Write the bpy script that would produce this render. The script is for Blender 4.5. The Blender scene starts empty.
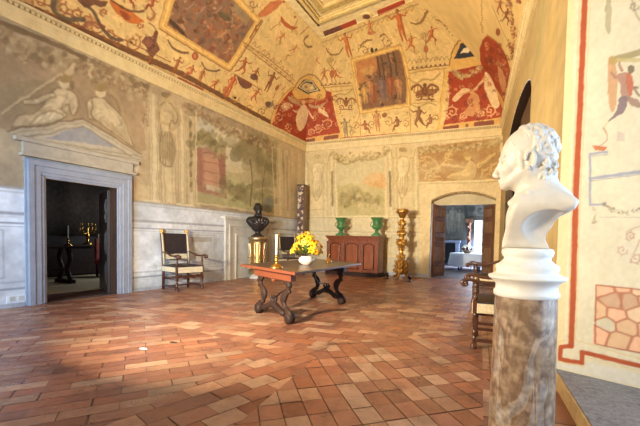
import bpy, bmesh, math, random
import numpy as np
from mathutils import Vector, Matrix
random.seed(7)
PI = math.pi
C = bpy.context.scene.collection
SC = bpy.context.scene

# ------------------------------------------------------------------ camera
EYE = np.array([0.0, 0.0, 1.25])
FPX, CX, CY = 368.74, 358.27, 254.11
yaw, pit, rol = -0.3945, -0.0388, 0.0224
FW = np.array([math.sin(yaw)*math.cos(pit), math.cos(yaw)*math.cos(pit), math.sin(pit)])
_r = np.array([math.cos(yaw), -math.sin(yaw), 0.0])
_u = np.cross(_r, FW)
RT = _r*math.cos(rol) + _u*math.sin(rol)
UP = -_r*math.sin(rol) + _u*math.cos(rol)
cd = bpy.data.cameras.new('camera')
cam = bpy.data.objects.new('camera', cd); C.objects.link(cam)
cam.matrix_world = Matrix(((RT[0], UP[0], -FW[0], EYE[0]), (RT[1], UP[1], -FW[1], EYE[1]), (RT[2], UP[2], -FW[2], EYE[2]), (0, 0, 0, 1)))
cd.sensor_width = 36.0; cd.lens = FPX/640*36
cd.shift_x = (320-CX)/640; cd.shift_y = (CY-213)/640
cd.clip_start = 0.02; cd.clip_end = 200
SC.camera = cam

# ------------------------------------------------------------------ world, lights, exposure
SC.view_settings.view_transform = 'Standard'; SC.view_settings.look = 'None'
SC.view_settings.gamma = 1.0; SC.view_settings.use_curve_mapping = False
SC.view_settings.exposure = 0.0
w = bpy.data.worlds.new('world'); SC.world = w; w.use_nodes = True
bg = w.node_tree.nodes['Background']; bg.inputs[0].default_value = (0.72, 0.84, 1.0, 1); bg.inputs[1].default_value = 2.2

def area(name, loc, target, sx, sy, power, col, spread=PI):
    l = bpy.data.lights.new(name, 'AREA'); l.shape = 'RECTANGLE'; l.size = sx; l.size_y = sy
    l.energy = power; l.color = col; l.spread = spread
    o = bpy.data.objects.new(name, l); C.objects.link(o); o.location = loc
    o.rotation_euler = (Vector(target)-Vector(loc)).to_track_quat('-Z', 'Y').to_euler()
    return o
WARM = (1.0, 0.84, 0.58); DAY = (0.52, 0.73, 1.0)
area('daylight_near_window', (1.92, 1.7, 1.95), (-6, 1.9, 1.0), 2.2, 2.8, 78, DAY)
area('daylight_rear_window', (-4.2, -2.35, 2.25), (-7.4, 6.2, 1.0), 2.6, 2.6, 170, DAY, math.radians(80))
area('daylight_dining_window', (-0.75, 19.6, 1.7), (-3.0, 15, 0.6), 1.2, 1.9, 900, (0.60, 0.75, 1.0))
area('side_room_fill', (-10.6, 9.2, 2.0), (-10.6, 4, .6), 1.2, 1.6, 70, (.85, .9, 1.0))  # added fill to make the dark side room readable; that room has no window
area('flood_lamp', (-3.75, 0.9, 1.75), (-2.6, 12, 2.4), 0.16, 0.16, 420, WARM, math.radians(120))
area('bust_fill', (-3.1, -0.9, 1.9), (0.2, 2.2, 1.4), 0.5, 0.5, 32, WARM, math.radians(70))  # added warm fill aimed at the bust, not a known lamp of the room
area('ceiling_uplight', (-3.0, 0.2, 2.2), (-3.2, 8.5, 6.2), 0.7, 0.7, 195, WARM, math.radians(110))

# ------------------------------------------------------------------ helpers
MATS = {}
def mat(name, col, rough=0.6, metal=0.0, noise=None, bump=0.0, bscale=30.0, spec=0.5, attr=False, emit=0, coat=0, stretch=None):
    """noise = (scale, colour2, amount) or list of them"""
    m = bpy.data.materials.new(name); m.use_nodes = True; nt = m.node_tree; N = nt.nodes; L = nt.links
    b = N['Principled BSDF']; b.inputs['Roughness'].default_value = rough; b.inputs['Metallic'].default_value = metal
    b.inputs['Specular IOR Level'].default_value = spec
    b.inputs['Coat Weight'].default_value = coat
    tc = N.new('ShaderNodeTexCoord'); vec = tc.outputs['Object']
    if stretch:
        mp = N.new('ShaderNodeMapping'); mp.inputs['Scale'].default_value = stretch; L.new(vec, mp.inputs[0]); vec = mp.outputs[0]
    if attr:
        a = N.new('ShaderNodeVertexColor'); a.layer_name = 'col'; cur = a.outputs['Color']
    else:
        r = N.new('ShaderNodeRGB'); r.outputs[0].default_value = (*col, 1); cur = r.outputs[0]
    if noise:
        for (sc, c2, amt) in (noise if isinstance(noise, list) else [noise]):
            n = N.new('ShaderNodeTexNoise'); n.inputs['Scale'].default_value = sc; n.inputs['Detail'].default_value = 6; n.inputs['Roughness'].default_value = 0.65
            L.new(vec, n.inputs['Vector'])
            rr = N.new('ShaderNodeValToRGB'); rr.color_ramp.elements[0].position = 0.42; rr.color_ramp.elements[1].position = 0.62
            rr.color_ramp.elements[1].color = (amt, amt, amt, 1); rr.color_ramp.elements[0].color = (0, 0, 0, 1)
            L.new(n.outputs['Fac'], rr.inputs[0])
            mx = N.new('ShaderNodeMix'); mx.data_type = 'RGBA'; L.new(rr.outputs[0], mx.inputs[0]); L.new(cur, mx.inputs[6]); mx.inputs[7].default_value = (*c2, 1)
            cur = mx.outputs[2]
    L.new(cur, b.inputs['Base Color'])
    if emit:
        L.new(cur, b.inputs['Emission Color']); b.inputs['Emission Strength'].default_value = emit
    if bump:
        n = N.new('ShaderNodeTexNoise'); n.inputs['Scale'].default_value = bscale; n.inputs['Detail'].default_value = 5; L.new(vec, n.inputs['Vector'])
        bp = N.new('ShaderNodeBump'); bp.inputs['Strength'].default_value = bump; bp.inputs['Distance'].default_value = 0.01
        L.new(n.outputs['Fac'], bp.inputs['Height']); L.new(bp.outputs[0], b.inputs['Normal'])
    MATS[name] = m
    return m

class MB:
    def __init__(s): s.v = []; s.f = []; s.sm = []
    def add(s, vs, fs, smooth=False, M=None):
        o = len(s.v)
        for p in vs:
            if M is not None: p = M @ Vector(p)
            s.v.append(tuple(p))
        for f in fs: s.f.append(tuple(i+o for i in f)); s.sm.append(smooth)
        return s
    def box(s, c, d, M=None, rz=0, taper=1.0):
        x, y, z = d[0]/2, d[1]/2, d[2]/2
        vs = []
        for k, t in ((-1, 1.0), (1, taper)):
            for i, j in ((-1, -1), (1, -1), (1, 1), (-1, 1)):
                a, b = i*x*t, j*y*t
                vs.append((c[0]+a*math.cos(rz)-b*math.sin(rz), c[1]+a*math.sin(rz)+b*math.cos(rz), c[2]+k*z))
        return s.add(vs, [(0, 3, 2, 1), (4, 5, 6, 7), (0, 1, 5, 4), (1, 2, 6, 5), (2, 3, 7, 6), (3, 0, 4, 7)], False, M)
    def lathe(s, prof, c=(0, 0, 0), n=24, M=None, flute=None, caps=True):
        vs = []
        for (r, z) in prof:
            for i in range(n):
                a = 2*PI*i/n; rr = r
                if flute: rr = r*(1+flute[1]*math.cos(flute[0]*a))
                vs.append((c[0]+rr*math.cos(a), c[1]+rr*math.sin(a), c[2]+z))
        fs = [(k*n+i, k*n+(i+1) % n, (k+1)*n+(i+1) % n, (k+1)*n+i) for k in range(len(prof)-1) for i in range(n)]
        s.add(vs, fs, True, M)
        if caps: s.add([vs[i] for i in range(n)], [tuple(reversed(range(n)))], False, M); s.add(vs[-n:], [tuple(range(n))], False, M)
        return s
    def tube(s, pts, r, n=8, M=None, flat=None):
        """r number or list; flat=(a,b) scales the section"""
        P = [Vector(p) for p in pts]; R = r if isinstance(r, (list, tuple)) else [r]*len(P)
        vs = []; up = None
        for i, p in enumerate(P):
            t = (P[min(i+1, len(P)-1)]-P[max(i-1, 0)]).normalized()
            if up is None:
                up = Vector((0, 0, 1)) if abs(t.z) < 0.9 else Vector((0, 1, 0))
            a = t.cross(up).normalized(); b = a.cross(t).normalized(); up = b
            for k in range(n):
                th = 2*PI*k/n
                vs.append(p + a*(math.cos(th)*R[i]*(flat[0] if flat else 1)) + b*(math.sin(th)*R[i]*(flat[1] if flat else 1)))
        fs = [(k*n+i, k*n+(i+1) % n, (k+1)*n+(i+1) % n, (k+1)*n+i) for k in range(len(P)-1) for i in range(n)]
        fs += [tuple(reversed(range(n))), tuple(range((len(P)-1)*n, len(P)*n))]
        return s.add(vs, fs, True, M)
    def ball(s, c, r, n=12, M=None):
        if not isinstance(r, (tuple, list)): r = (r, r, r)
        vs = [(c[0], c[1], c[2]-r[2])]; m = n//2
        for k in range(1, m):
            a = -PI/2+PI*k/m
            for i in range(n):
                b = 2*PI*i/n; vs.append((c[0]+r[0]*math.cos(a)*math.cos(b), c[1]+r[1]*math.cos(a)*math.sin(b), c[2]+r[2]*math.sin(a)))
        vs.append((c[0], c[1], c[2]+r[2])); T = len(vs)-1
        fs = [(0, 1+(i+1) % n, 1+i) for i in range(n)]
        fs += [(1+k*n+i, 1+k*n+(i+1) % n, 1+(k+1)*n+(i+1) % n, 1+(k+1)*n+i) for k in range(m-2) for i in range(n)]
        fs += [(T, 1+(m-2)*n+i, 1+(m-2)*n+(i+1) % n) for i in range(n)]
        return s.add(vs, fs, True, M)
    def prism(s, pts, y0, y1, M=None, ax='xz'):
        """outline pts (a,b) in plane ax, extruded along the third axis"""
        def P(a, b, t): return (a, t, b) if ax == 'xz' else ((t, a, b) if ax == 'yz' else (a, b, t))
        n = len(pts)
        vs = [P(a, b, y0) for a, b in pts]+[P(a, b, y1) for a, b in pts]
        fs = [tuple(range(n)), tuple(reversed(range(n, 2*n)))]+[(i, i+n, (i+1) % n+n, (i+1) % n) for i in range(n)]
        return s.add(vs, fs, False, M)
    def build(s, name, m, parent=None, bevel=0, sub=0):
        me = bpy.data.meshes.new(name); me.from_pydata(s.v, [], s.f); 
        me.polygons.foreach_set('use_smooth', s.sm); me.materials.append(MATS[m] if isinstance(m, str) else m)
        bm = bmesh.new(); bm.from_mesh(me); bmesh.ops.recalc_face_normals(bm, faces=bm.faces); bm.to_mesh(me); bm.free()
        me.update()
        o = bpy.data.objects.new(name, me); C.objects.link(o)
        if parent: o.parent = parent
        if bevel:
            b = o.modifiers.new('bevel', 'BEVEL'); b.width = bevel; b.segments = 2; b.limit_method = 'ANGLE'; b.angle_limit = 0.9
        return o

def crom(pts, n=6, closed=False):
    P = [np.array(p, float) for p in pts]; out = []
    N = len(P); rng = range(N if closed else N-1)
    for i in rng:
        if closed: a, b, c, d = P[i-1], P[i], P[(i+1) % N], P[(i+2) % N]
        else: a, b, c, d = P[max(i-1, 0)], P[i], P[i+1], P[min(i+2, N-1)]
        for k in range(n):
            t = k/n
            out.append(0.5*((2*b)+(-a+c)*t+(2*a-5*b+4*c-d)*t*t+(-a+3*b-3*c+d)*t**3))
    if not closed: out.append(P[-1])
    return [tuple(float(x) for x in q) for q in out]

def tag(o, label=None, cat=None, group=None, kind=None):
    if label: o['label'] = label
    if cat: o['category'] = cat
    if group: o['group'] = group
    if kind: o['kind'] = kind
    return o
def empty(name, loc, rz=0):
    o = bpy.data.objects.new(name, None); C.objects.link(o); o.location = loc; o.rotation_euler = (0, 0, rz); o.empty_display_size = 0.1
    return o
def struct(o): o['kind'] = 'structure'; return o
def copy_tree(o, parent=None):
    kids = [c for c in list(C.objects) if c.parent == o]
    c = o.copy(); C.objects.link(c)
    if parent is not None: c.parent = parent
    for k in kids: copy_tree(k, c)
    return c

# ------------------------------------------------------------------ fresco painting on surfaces
def vnoise(shape, cells, seed=0, octs=4):
    """smooth value noise on a grid; cells=(cu,cv) cells across"""
    rs = np.random.RandomState(seed); out = np.zeros(shape); amp = 1; tot = 0
    cu, cv = cells
    for o in range(octs):
        a, b = int(max(2, cu))+2, int(max(2, cv))+2
        g = rs.rand(a, b)
        x = np.linspace(0, a-1.001, shape[0]); y = np.linspace(0, b-1.001, shape[1])
        xi = x.astype(int); yi = y.astype(int); fx = x-xi; fy = y-yi
        fx = fx*fx*(3-2*fx); fy = fy*fy*(3-2*fy)
        g0 = g[xi][:, yi]; g1 = g[np.minimum(xi+1, a-1)][:, yi]; g2 = g[xi][:, np.minimum(yi+1, b-1)]; g3 = g[np.minimum(xi+1, a-1)][:, np.minimum(yi+1, b-1)]
        out += amp*((g0*(1-fx[:, None])+g1*fx[:, None])*(1-fy)+(g2*(1-fx[:, None])+g3*fx[:, None])*fy)
        tot += amp; amp *= 0.55; cu *= 2; cv *= 2
    return out/tot

class Canvas:
    """a grid in surface metres (s,t); colours become a colour attribute of the surface mesh"""
    def __init__(c, s0, s1, t0, t1, res, base, fmap):
        c.nu = int((s1-s0)/res)+1; c.nv = int((t1-t0)/res)+1
        c.s = np.linspace(s0, s1, c.nu); c.t = np.linspace(t0, t1, c.nv); c.ds = c.s[1]-c.s[0]; c.dt = c.t[1]-c.t[0]
        c.a = np.zeros((c.nu, c.nv, 3)); c.a[:] = base; c.fmap = fmap; c.S, c.T = np.meshgrid(c.s, c.t, indexing='ij')
        c.direct = False
    def m(c, pts):
        if c.direct: return np.array(pts, float)
        return c.fmap(np.array(pts, float))
    def _bb(c, q, pad):
        lo = q.min(0)-pad; hi = q.max(0)+pad
        i0 = int(np.clip(math.floor((lo[0]-c.s[0])/c.ds), 0, c.nu)); i1 = int(np.clip(math.ceil((hi[0]-c.s[0])/c.ds)+1, 0, c.nu))
        j0 = int(np.clip(math.floor((lo[1]-c.t[0])/c.dt), 0, c.nv)); j1 = int(np.clip(math.ceil((hi[1]-c.t[0])/c.dt)+1, 0, c.nv))
        return slice(i0, i1), slice(j0, j1)
    def blend(c, sl, al, col):
        al = np.asarray(al)[..., None]; c.a[sl] = c.a[sl]*(1-al)+np.array(col)*al
    def P(c, pts, col, a=1.0, smooth=0, tex=0, seed=1):
        if smooth: pts = crom(pts, smooth, True)
        q = c.m(pts); sl = c._bb(q, 0.0)
        X = c.S[sl]; Y = c.T[sl]
        if X.size == 0: return
        ins = np.zeros(X.shape, bool); n = len(q)
        for i in range(n):
            x1, y1 = q[i]; x2, y2 = q[(i+1) % n]
            if y1 == y2: continue
            k = ((y1 > Y) != (y2 > Y)) & (X < (x2-x1)*(Y-y1)/(y2-y1)+x1); ins ^= k
        al = ins*a
        if tex: 
            nz = vnoise(X.shape, (max(3, X.shape[0]//8), max(3, X.shape[1]//8)), seed, 3)
            al = al*np.clip(1-tex+2*tex*nz, 0, 1)
        c.blend(sl, al, col)
    def L(c, pts, wid, col, a=1.0, smooth=0):
        if smooth: pts = crom(pts, smooth)
        q = c.m(pts); wid = max(wid, 1.2*c.ds*0.7); sl = c._bb(q, wid)
        X = c.S[sl]; Y = c.T[sl]
        if X.size == 0: return
        d2 = np.full(X.shape, 1e9)
        for i in range(len(q)-1):
            ax, ay = q[i]; bx, by = q[i+1]; vx, vy = bx-ax, by-ay; ll = vx*vx+vy*vy+1e-12
            # restrict to local box
            t = np.clip(((X-ax)*vx+(Y-ay)*vy)/ll, 0, 1)
            d2 = np.minimum(d2, (X-ax-t*vx)**2+(Y-ay-t*vy)**2)
        d = np.sqrt(d2); al = np.clip((wid/2-d)/(0.8*c.ds)+0.5, 0, 1)*a
        c.blend(sl, al, col)
    def E(c, x, y, rx, ry, col, a=1.0, ang=0, n=14):
        ca, sa = math.cos(ang), math.sin(ang)
        c.P([(x+rx*math.cos(k*2*PI/n)*ca-ry*math.sin(k*2*PI/n)*sa, y+rx*math.cos(k*2*PI/n)*sa+ry*math.sin(k*2*PI/n)*ca) for k in range(n)], col, a)
    def limb(c, p, w0, w1, col, a=1):
        """tapered capsule polygon in input coordinates"""
        (x0, y0), (x1, y1) = p; dx, dy = x1-x0, y1-y0; l = math.hypot(dx, dy)+1e-9; nx, ny = -dy/l, dx/l
        c.P([(x0+nx*w0, y0+ny*w0), (x0-dx/l*w0*.6, y0-dy/l*w0*.6), (x0-nx*w0, y0-ny*w0), (x1-nx*w1, y1-ny*w1), (x1+dx/l*w1*.6, y1+dy/l*w1*.6), (x1+nx*w1, y1+ny*w1)], col, a)
    def mesh(c, name, mt, pos, keep=None, parent=None):
        """pos(S,T)->(nu,nv,3)"""
        P3 = pos(c.S, c.T).reshape(-1, 3)
        idx = np.arange(c.nu*c.nv).reshape(c.nu, c.nv)
        q = np.stack([idx[:-1, :-1], idx[1:, :-1], idx[1:, 1:], idx[:-1, 1:]], -1).reshape(-1, 4)
        if keep is not None:
            sc = (c.S[:-1, :-1]+c.ds/2).reshape(-1); tc = (c.T[:-1, :-1]+c.dt/2).reshape(-1); q = q[keep(sc, tc)]
        me = bpy.data.meshes.new(name)
        me.vertices.add(len(P3)); me.vertices.foreach_set('co', P3.astype(np.float32).ravel())
        me.loops.add(q.size); me.loops.foreach_set('vertex_index', q.astype(np.int32).ravel())
        me.polygons.add(len(q)); me.polygons.foreach_set('loop_start', np.arange(0, q.size, 4, dtype=np.int32))
        me.polygons.foreach_set('use_smooth', np.ones(len(q), bool))
        me.update(calc_edges=True)
        ca = me.color_attributes.new('col', 'FLOAT_COLOR', 'POINT')
        rgba = np.ones((c.nu*c.nv, 4), np.float32); rgba[:, :3] = np.clip(c.a.reshape(-1, 3), 0, 1)
        ca.data.foreach_set('color', rgba.ravel())
        me.materials.append(MATS[mt]); o = bpy.data.objects.new(name, me); C.objects.link(o)
        if parent: o.parent = parent
        return o
    def warp(c, amp, cell, seed=0):
        sh = (c.nu, c.nv); cc = ((c.s[-1]-c.s[0])/cell, (c.t[-1]-c.t[0])/cell)
        dx = (vnoise(sh, cc, seed, 2)-.5)*2*amp/c.ds; dy = (vnoise(sh, cc, seed+5, 2)-.5)*2*amp/c.dt
        I, J = np.meshgrid(np.arange(c.nu), np.arange(c.nv), indexing='ij')
        x = np.clip(I+dx, 0, c.nu-1.001); y = np.clip(J+dy, 0, c.nv-1.001); i = x.astype(int); j = y.astype(int); fx = (x-i)[..., None]; fy = (y-j)[..., None]; A = c.a
        c.a = (A[i, j]*(1-fx)+A[i+1, j]*fx)*(1-fy)+(A[i, j+1]*(1-fx)+A[i+1, j+1]*fx)*fy
    def wear(c, base, cell, amt, seed=0):
        n = vnoise((c.nu, c.nv), ((c.s[-1]-c.s[0])/cell, (c.t[-1]-c.t[0])/cell), seed, 3)
        k = (np.clip((n-.42)*4, 0, 1)*amt)[..., None]; c.a = c.a*(1-k)+np.array(base)*k
    def mottle(c, cells, amt, seed=0, tint=(1, 1, 1), octs=4, sl=None):
        n = vnoise((c.nu, c.nv), cells, seed, octs)[..., None]-0.5
        c.a *= 1+n*2*amt*np.array(tint)

def rays(p):
    d = FW+RT*((p[:, :1]-CX)/FPX)-UP*((p[:, 1:2]-CY)/FPX)
    return d
def on_plane(p, P0, nrm):
    d = rays(p); t = ((np.array(P0)-EYE)@np.array(nrm))/(d@np.array(nrm)); return EYE+d*t[:, None]

def scroll(cv, x, y, r, turns, ang, col, wd, a=.85, sgn=1):
    pt = lambda k: (x+r*(1-k/(turns*12+2))*math.cos(ang+sgn*k*PI/6), y+r*(1-k/(turns*12+2))*math.sin(ang+sgn*k*PI/6))
    cv.L([pt(k) for k in range(int(turns*12)+1)], wd, col, a)
    if r >= 3:
        for k in range(1, int(turns*9), 2):
            px_, py_ = pt(k); an = ang+sgn*k*PI/6+.5*sgn; l_ = r*.26; cv.L([(px_, py_), (px_+l_*math.cos(an), py_+l_*math.sin(an))], wd*1.1, col, a*.8)
        cx_, cy_ = pt(int(turns*12)); cv.E(cx_, cy_, r*.13, r*.13, col, a)

POSES = {
 'stand': dict(h=(0, .93), t=[(0, .82), (0, .52)], a=[[(-.08, .8), (-.16, .66), (-.12, .52)], [(.08, .8), (.17, .68), (.12, .55)]], l=[[(-.04, .5), (-.06, .27), (-.05, .02)], [(.04, .5), (.07, .27), (.07, .02)]]),
 'up': dict(h=(0, .93), t=[(0, .82), (.01, .52)], a=[[(-.08, .8), (-.2, .72), (-.3, .86)], [(.08, .8), (.2, .74), (.28, .92)]], l=[[(-.04, .5), (-.05, .27), (-.03, .02)], [(.04, .5), (.06, .27), (.09, .02)]]),
 'dance': dict(h=(.03, .93), t=[(.02, .82), (-.02, .52)], a=[[(-.06, .8), (-.22, .76), (-.34, .9)], [(.1, .8), (.22, .68), (.33, .74)]], l=[[(-.06, .5), (-.16, .3), (-.08, .1)], [(.02, .5), (.12, .28), (.28, .12)]]),
 'sit': dict(h=(0, .85), t=[(0, .74), (-.03, .42)], a=[[(-.08, .72), (-.2, .58), (-.28, .68)], [(.08, .72), (.2, .55), (.3, .5)]], l=[[(-.05, .4), (.16, .42), (.2, .1)], [(0, .38), (.2, .33), (.3, .05)]]),
 'run': dict(h=(.1, .92), t=[(.07, .81), (-.02, .52)], a=[[(.0, .8), (-.15, .7), (-.22, .56)], [(.12, .78), (.26, .84), (.38, .78)]], l=[[(-.05, .5), (-.18, .32), (-.36, .26)], [(.02, .5), (.14, .34), (.08, .04)]]),
}
def fig(cv, x, y, h, col, pose='stand', ang=0, flip=1, a=.85, dark=None, fat=1.0):
    p = POSES[pose]; ca, sa = math.cos(ang), math.sin(ang)
    def T(q): u, v = q[0]*flip*h, -q[1]*h; return (x+u*ca-v*sa, y+u*sa+v*ca)
    dark = dark or tuple(k*.6 for k in col); f = fat
    for l in p['l']:
        cv.limb((T(l[0]), T(l[1])), .055*h*f, .035*h*f, col, a); cv.limb((T(l[1]), T(l[2])), .037*h*f, .018*h*f, col, a)
    for l in p['a']:
        cv.limb((T(l[0]), T(l[1])), .03*h*f, .023*h*f, col, a); cv.limb((T(l[1]), T(l[2])), .023*h*f, .015*h*f, col, a)
    cv.limb((T(p['t'][0]), T(p['t'][1])), .095*h*f, .07*h*f, col, a)
    (ax, ay), (bx, by) = T(p['t'][0]), T(p['t'][1]); hi = tuple(min(1, k*1.25+.06) for k in col)
    cv.limb(((ax-.03*h, ay), (bx-.02*h, by)), .04*h*f, .03*h*f, hi, a*.55); cv.L([(ax+.06*h*f, ay), (bx+.05*h*f, by)], .02, dark, a*.7)
    l = p['l'][1]; cv.L([T(l[0]), T(l[1]), T(l[2])], .015, dark, a*.6); l = p['l'][0]; cv.L([T(l[0]), T(l[1])], .015, hi, a*.6)
    hx, hy = T(p['h']); cv.E(hx, hy, .05*h*f, .062*h*f, dark, a); cv.E(hx-.01*h, hy+.012*h, .028*h*f, .038*h*f, hi, a*.6)
def garland(cv, pts, wd, cols, seed=3, n=60, a=.8):
    rs = random.Random(seed); P = crom(pts, 12); m = len(P)
    for k in range(n):
        t = rs.random()*(m-1); i = int(t); x = P[i][0]*(1-t+i)+P[min(i+1, m-1)][0]*(t-i); y = P[i][1]*(1-t+i)+P[min(i+1, m-1)][1]*(t-i)
        r = wd*rs.uniform(.12, .3)
        cv.E(x+rs.gauss(0, wd*.26), y+rs.gauss(0, wd*.26), r, r*rs.uniform(.6, 1), rs.choice(cols), a*rs.uniform(.4, 1), rs.uniform(0, 3), 8)
def sr(r, g, b):
    f = lambda x: ((x/255+0.055)/1.055)**2.4 if x > 10 else x/255/12.92
    return (f(r), f(g), f(b))
def q(r, g, b): return (r/255, g/255, b/255)
_mesh0 = Canvas.mesh
def _mesh(c, *a, **k):
    x = np.clip(c.a, 0, 1); c.a = np.where(x > 0.04, ((x+0.055)/1.055)**2.4, x/12.92)
    return _mesh0(c, *a, **k)
Canvas.mesh = _mesh

mat('fresco', (1, 1, 1), 0.7, attr=True, bump=0.12, bscale=14, spec=0.25)
mat('fresco_panel', (1, 1, 1), 0.75, attr=True, bump=0.1, bscale=30, spec=0.2)
mat('plaster', sr(205, 190, 155), 0.8, noise=(2.5, sr(180, 162, 125), .6), bump=.1)
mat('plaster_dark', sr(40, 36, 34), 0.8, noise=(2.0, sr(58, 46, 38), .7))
mat('gold_moulding', sr(226, 200, 138), 0.55, noise=(9, sr(200, 165, 100), .6), bump=.1)
mat('blue_stone', sr(146, 152, 164), 0.65, noise=[(4, sr(126, 131, 144), .6), (16, sr(164, 168, 176), .4)], bump=.25, bscale=40)
mat('grey_stone', sr(192, 188, 178), 0.65, noise=[(5, sr(166, 162, 154), .6), (18, sr(206, 202, 192), .4)], bump=.25, bscale=40)
mat('slab_stone', sr(98, 100, 108), 0.42, noise=[(5, sr(70, 72, 80), .8), (22, sr(150, 152, 158), .45), (60, sr(170, 170, 172), .25)], bump=.35, bscale=35)
mat('step_edge', sr(190, 160, 110), 0.7, noise=(9, sr(160, 125, 85), .6))

XL, YB, HC, HT = -7.605, 12.66, 4.655, 4.99
RW = lambda y: 0.712-0.087*y            # right wall, slightly out of square
RN = Vector((1, 0.087, 0)).normalized()

# ================= floor: terracotta tiles laid in fields =================
mat('mortar', sr(92, 66, 50), 0.8)
def floor_mat():
    m = bpy.data.materials.new('terracotta'); m.use_nodes = True; nt = m.node_tree; N = nt.nodes; L = nt.links
    b = N['Principled BSDF']; a = N.new('ShaderNodeVertexColor'); a.layer_name = 'col'
    tc = N.new('ShaderNodeTexCoord')
    def nz(sc, lo, hi, det=6):
        n = N.new('ShaderNodeTexNoise'); n.inputs['Scale'].default_value = sc; n.inputs['Detail'].default_value = det; n.inputs['Roughness'].default_value = .65
        L.new(tc.outputs['Object'], n.inputs['Vector']); r = N.new('ShaderNodeValToRGB'); r.color_ramp.elements[0].position = lo; r.color_ramp.elements[1].position = hi
        L.new(n.outputs['Fac'], r.inputs[0]); return r.outputs[0]
    def mixc(fac, A, col, typ='MIX', k=1.0):
        mm = N.new('ShaderNodeMath'); mm.operation = 'MULTIPLY'; mm.inputs[1].default_value = k; L.new(fac, mm.inputs[0])
        x = N.new('ShaderNodeMix'); x.data_type = 'RGBA'; x.blend_type = typ; L.new(mm.outputs[0], x.inputs[0]); L.new(A, x.inputs[6]); x.inputs[7].default_value = (*col, 1); return x.outputs[2]
    c = mixc(nz(9, .45, .7), a.outputs['Color'], sr(124, 80, 62), k=.4)
    c = mixc(nz(2.2, .52, .72), c, sr(84, 60, 52), k=.6)
    c = mixc(nz(38, .6, .75), c, sr(70, 48, 42), k=.5)
    L.new(c, b.inputs['Base Color'])
    rr = N.new('ShaderNodeMapRange'); L.new(nz(5, .3, .7), rr.inputs[0]); rr.inputs[3].default_value = .24; rr.inputs[4].default_value = .5; L.new(rr.outputs[0], b.inputs['Roughness'])
    bp = N.new('ShaderNodeBump'); bp.inputs['Strength'].default_value = .35; bp.inputs['Distance'].default_value = .01
    L.new(nz(4, .2, .8), bp.inputs['Height']); L.new(bp.outputs[0], b.inputs['Normal']); b.inputs['Specular IOR Level'].default_value = .5
    MATS['terracotta'] = m
floor_mat()
def clip(poly, a, b, c):
    """keep a x + b y <= c"""
    out = []; n = len(poly)
    for i in range(n):
        p, r = poly[i], poly[(i+1) % n]; dp = a*p[0]+b*p[1]-c; dr = a*r[0]+b*r[1]-c
        if dp <= 0: out.append(p)
        if dp*dr < 0: t = dp/(dp-dr); out.append((p[0]+(r[0]-p[0])*t, p[1]+(r[1]-p[1])*t))
    return out
def side(p, r):
    """half plane to the left of p->r kept (as a,b,c)"""
    dx, dy = r[0]-p[0], r[1]-p[1]; return (dy, -dx, dy*p[0]-dx*p[1])
rsf = random.Random(5)
TV, TF, TC = [], [], []
PAL = [(158, 104, 78), (150, 96, 72), (164, 112, 86), (144, 90, 68), (154, 104, 82), (172, 126, 98), (178, 138, 112), (146, 96, 76), (134, 86, 68), (156, 98, 70)]
def field(region, ang, sx, sy, bond=0.0, pale=.18, dark=1.0, gap=.0035):
    rg = region; cx0 = sum(p[0] for p in rg)/len(rg); cy0 = sum(p[1] for p in rg)/len(rg)
    R = max(math.hypot(p[0]-cx0, p[1]-cy0) for p in rg)+sx; ca, sa = math.cos(ang), math.sin(ang)
    hp = [side(rg[i], rg[(i+1) % len(rg)]) for i in range(len(rg))]
    for j in range(int(-R/sy)-1, int(R/sy)+2):
        for i in range(int(-R/sx)-1, int(R/sx)+2):
            ox = (i+bond*(j % 2))*sx+rsf.uniform(-.006, .006); oy = j*sy
            pts = [(ox+gap, oy+gap), (ox+sx-gap, oy+gap), (ox+sx-gap, oy+sy-gap), (ox+gap, oy+sy-gap)]
            pl = [(cx0+x*ca-y*sa, cy0+x*sa+y*ca) for x, y in pts]
            for h in hp:
                pl = clip(pl, *h)
                if len(pl) < 3: break
            if len(pl) < 3: continue
            o = len(TV); z = rsf.uniform(0, .0012); TV.extend([(x, y, z) for x, y in pl]); TF.append(tuple(range(o, o+len(pl))))
            c = rsf.choice(PAL[5:7]) if rsf.random() < pale else rsf.choice(PAL)
            k = dark*rsf.uniform(.92, 1.08); TC.append((c[0]*k*1.0, c[1]*k*1.02, c[2]*k*1.02))
# fields (counter-clockwise), in metres
YN = -2.5
S0 = lambda y, o=0: (.06-.075*y+o, y)
field([S0(YN), S0(YN, .14), S0(12.7, .14), S0(12.7)], 1.646, .26, .136, 0, .35)
field([S0(YN, .14), (1.0, YN), (.4, 3.7), (-.35, 12.7), S0(12.7, .14)], 1.65, .3, .2, .5, .15)
field([(-1.0, YN), S0(YN), S0(5.62), (-1.95, 3.95)], -.85, .235, .165, 0, .22)
field([(-2.2, YN), (-1.0, YN), (-1.95, 3.95), (-2.5, 3.4)], 1.25, .27, .2, .5, .35)
field([(-7.7, YN), (-2.2, YN), (-2.5, 3.4), (-7.7, 4.3)], .93, .36, .15, .5, .12, .93)
field([(-7.7, 4.3), (-2.5, 3.4), (-1.95, 3.95), S0(5.62), S0(12.7), (-7.7, 12.7)], .06, .29, .19, .5, .2)
me = bpy.data.meshes.new('floor')
o0 = len(TV); TV += [(-7.62, YN, -.004), (1.0, YN, -.004), (1.0, 13.1, -.004), (-7.62, 13.1, -.004), (-7.62, YN, -.05), (1.0, YN, -.05), (1.0, 13.1, -.05), (-7.62, 13.1, -.05)]
TF += [(o0, o0+1, o0+2, o0+3), (o0+4, o0+7, o0+6, o0+5)]; TC += [(92, 66, 50)]*2
me.from_pydata(TV, [], TF)
ca = me.color_attributes.new('col', 'FLOAT_COLOR', 'CORNER'); buf = []
for f, c in zip(me.polygons, TC): buf += [*sr(*[min(255, v) for v in c]), 1]*len(f.vertices)
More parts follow.
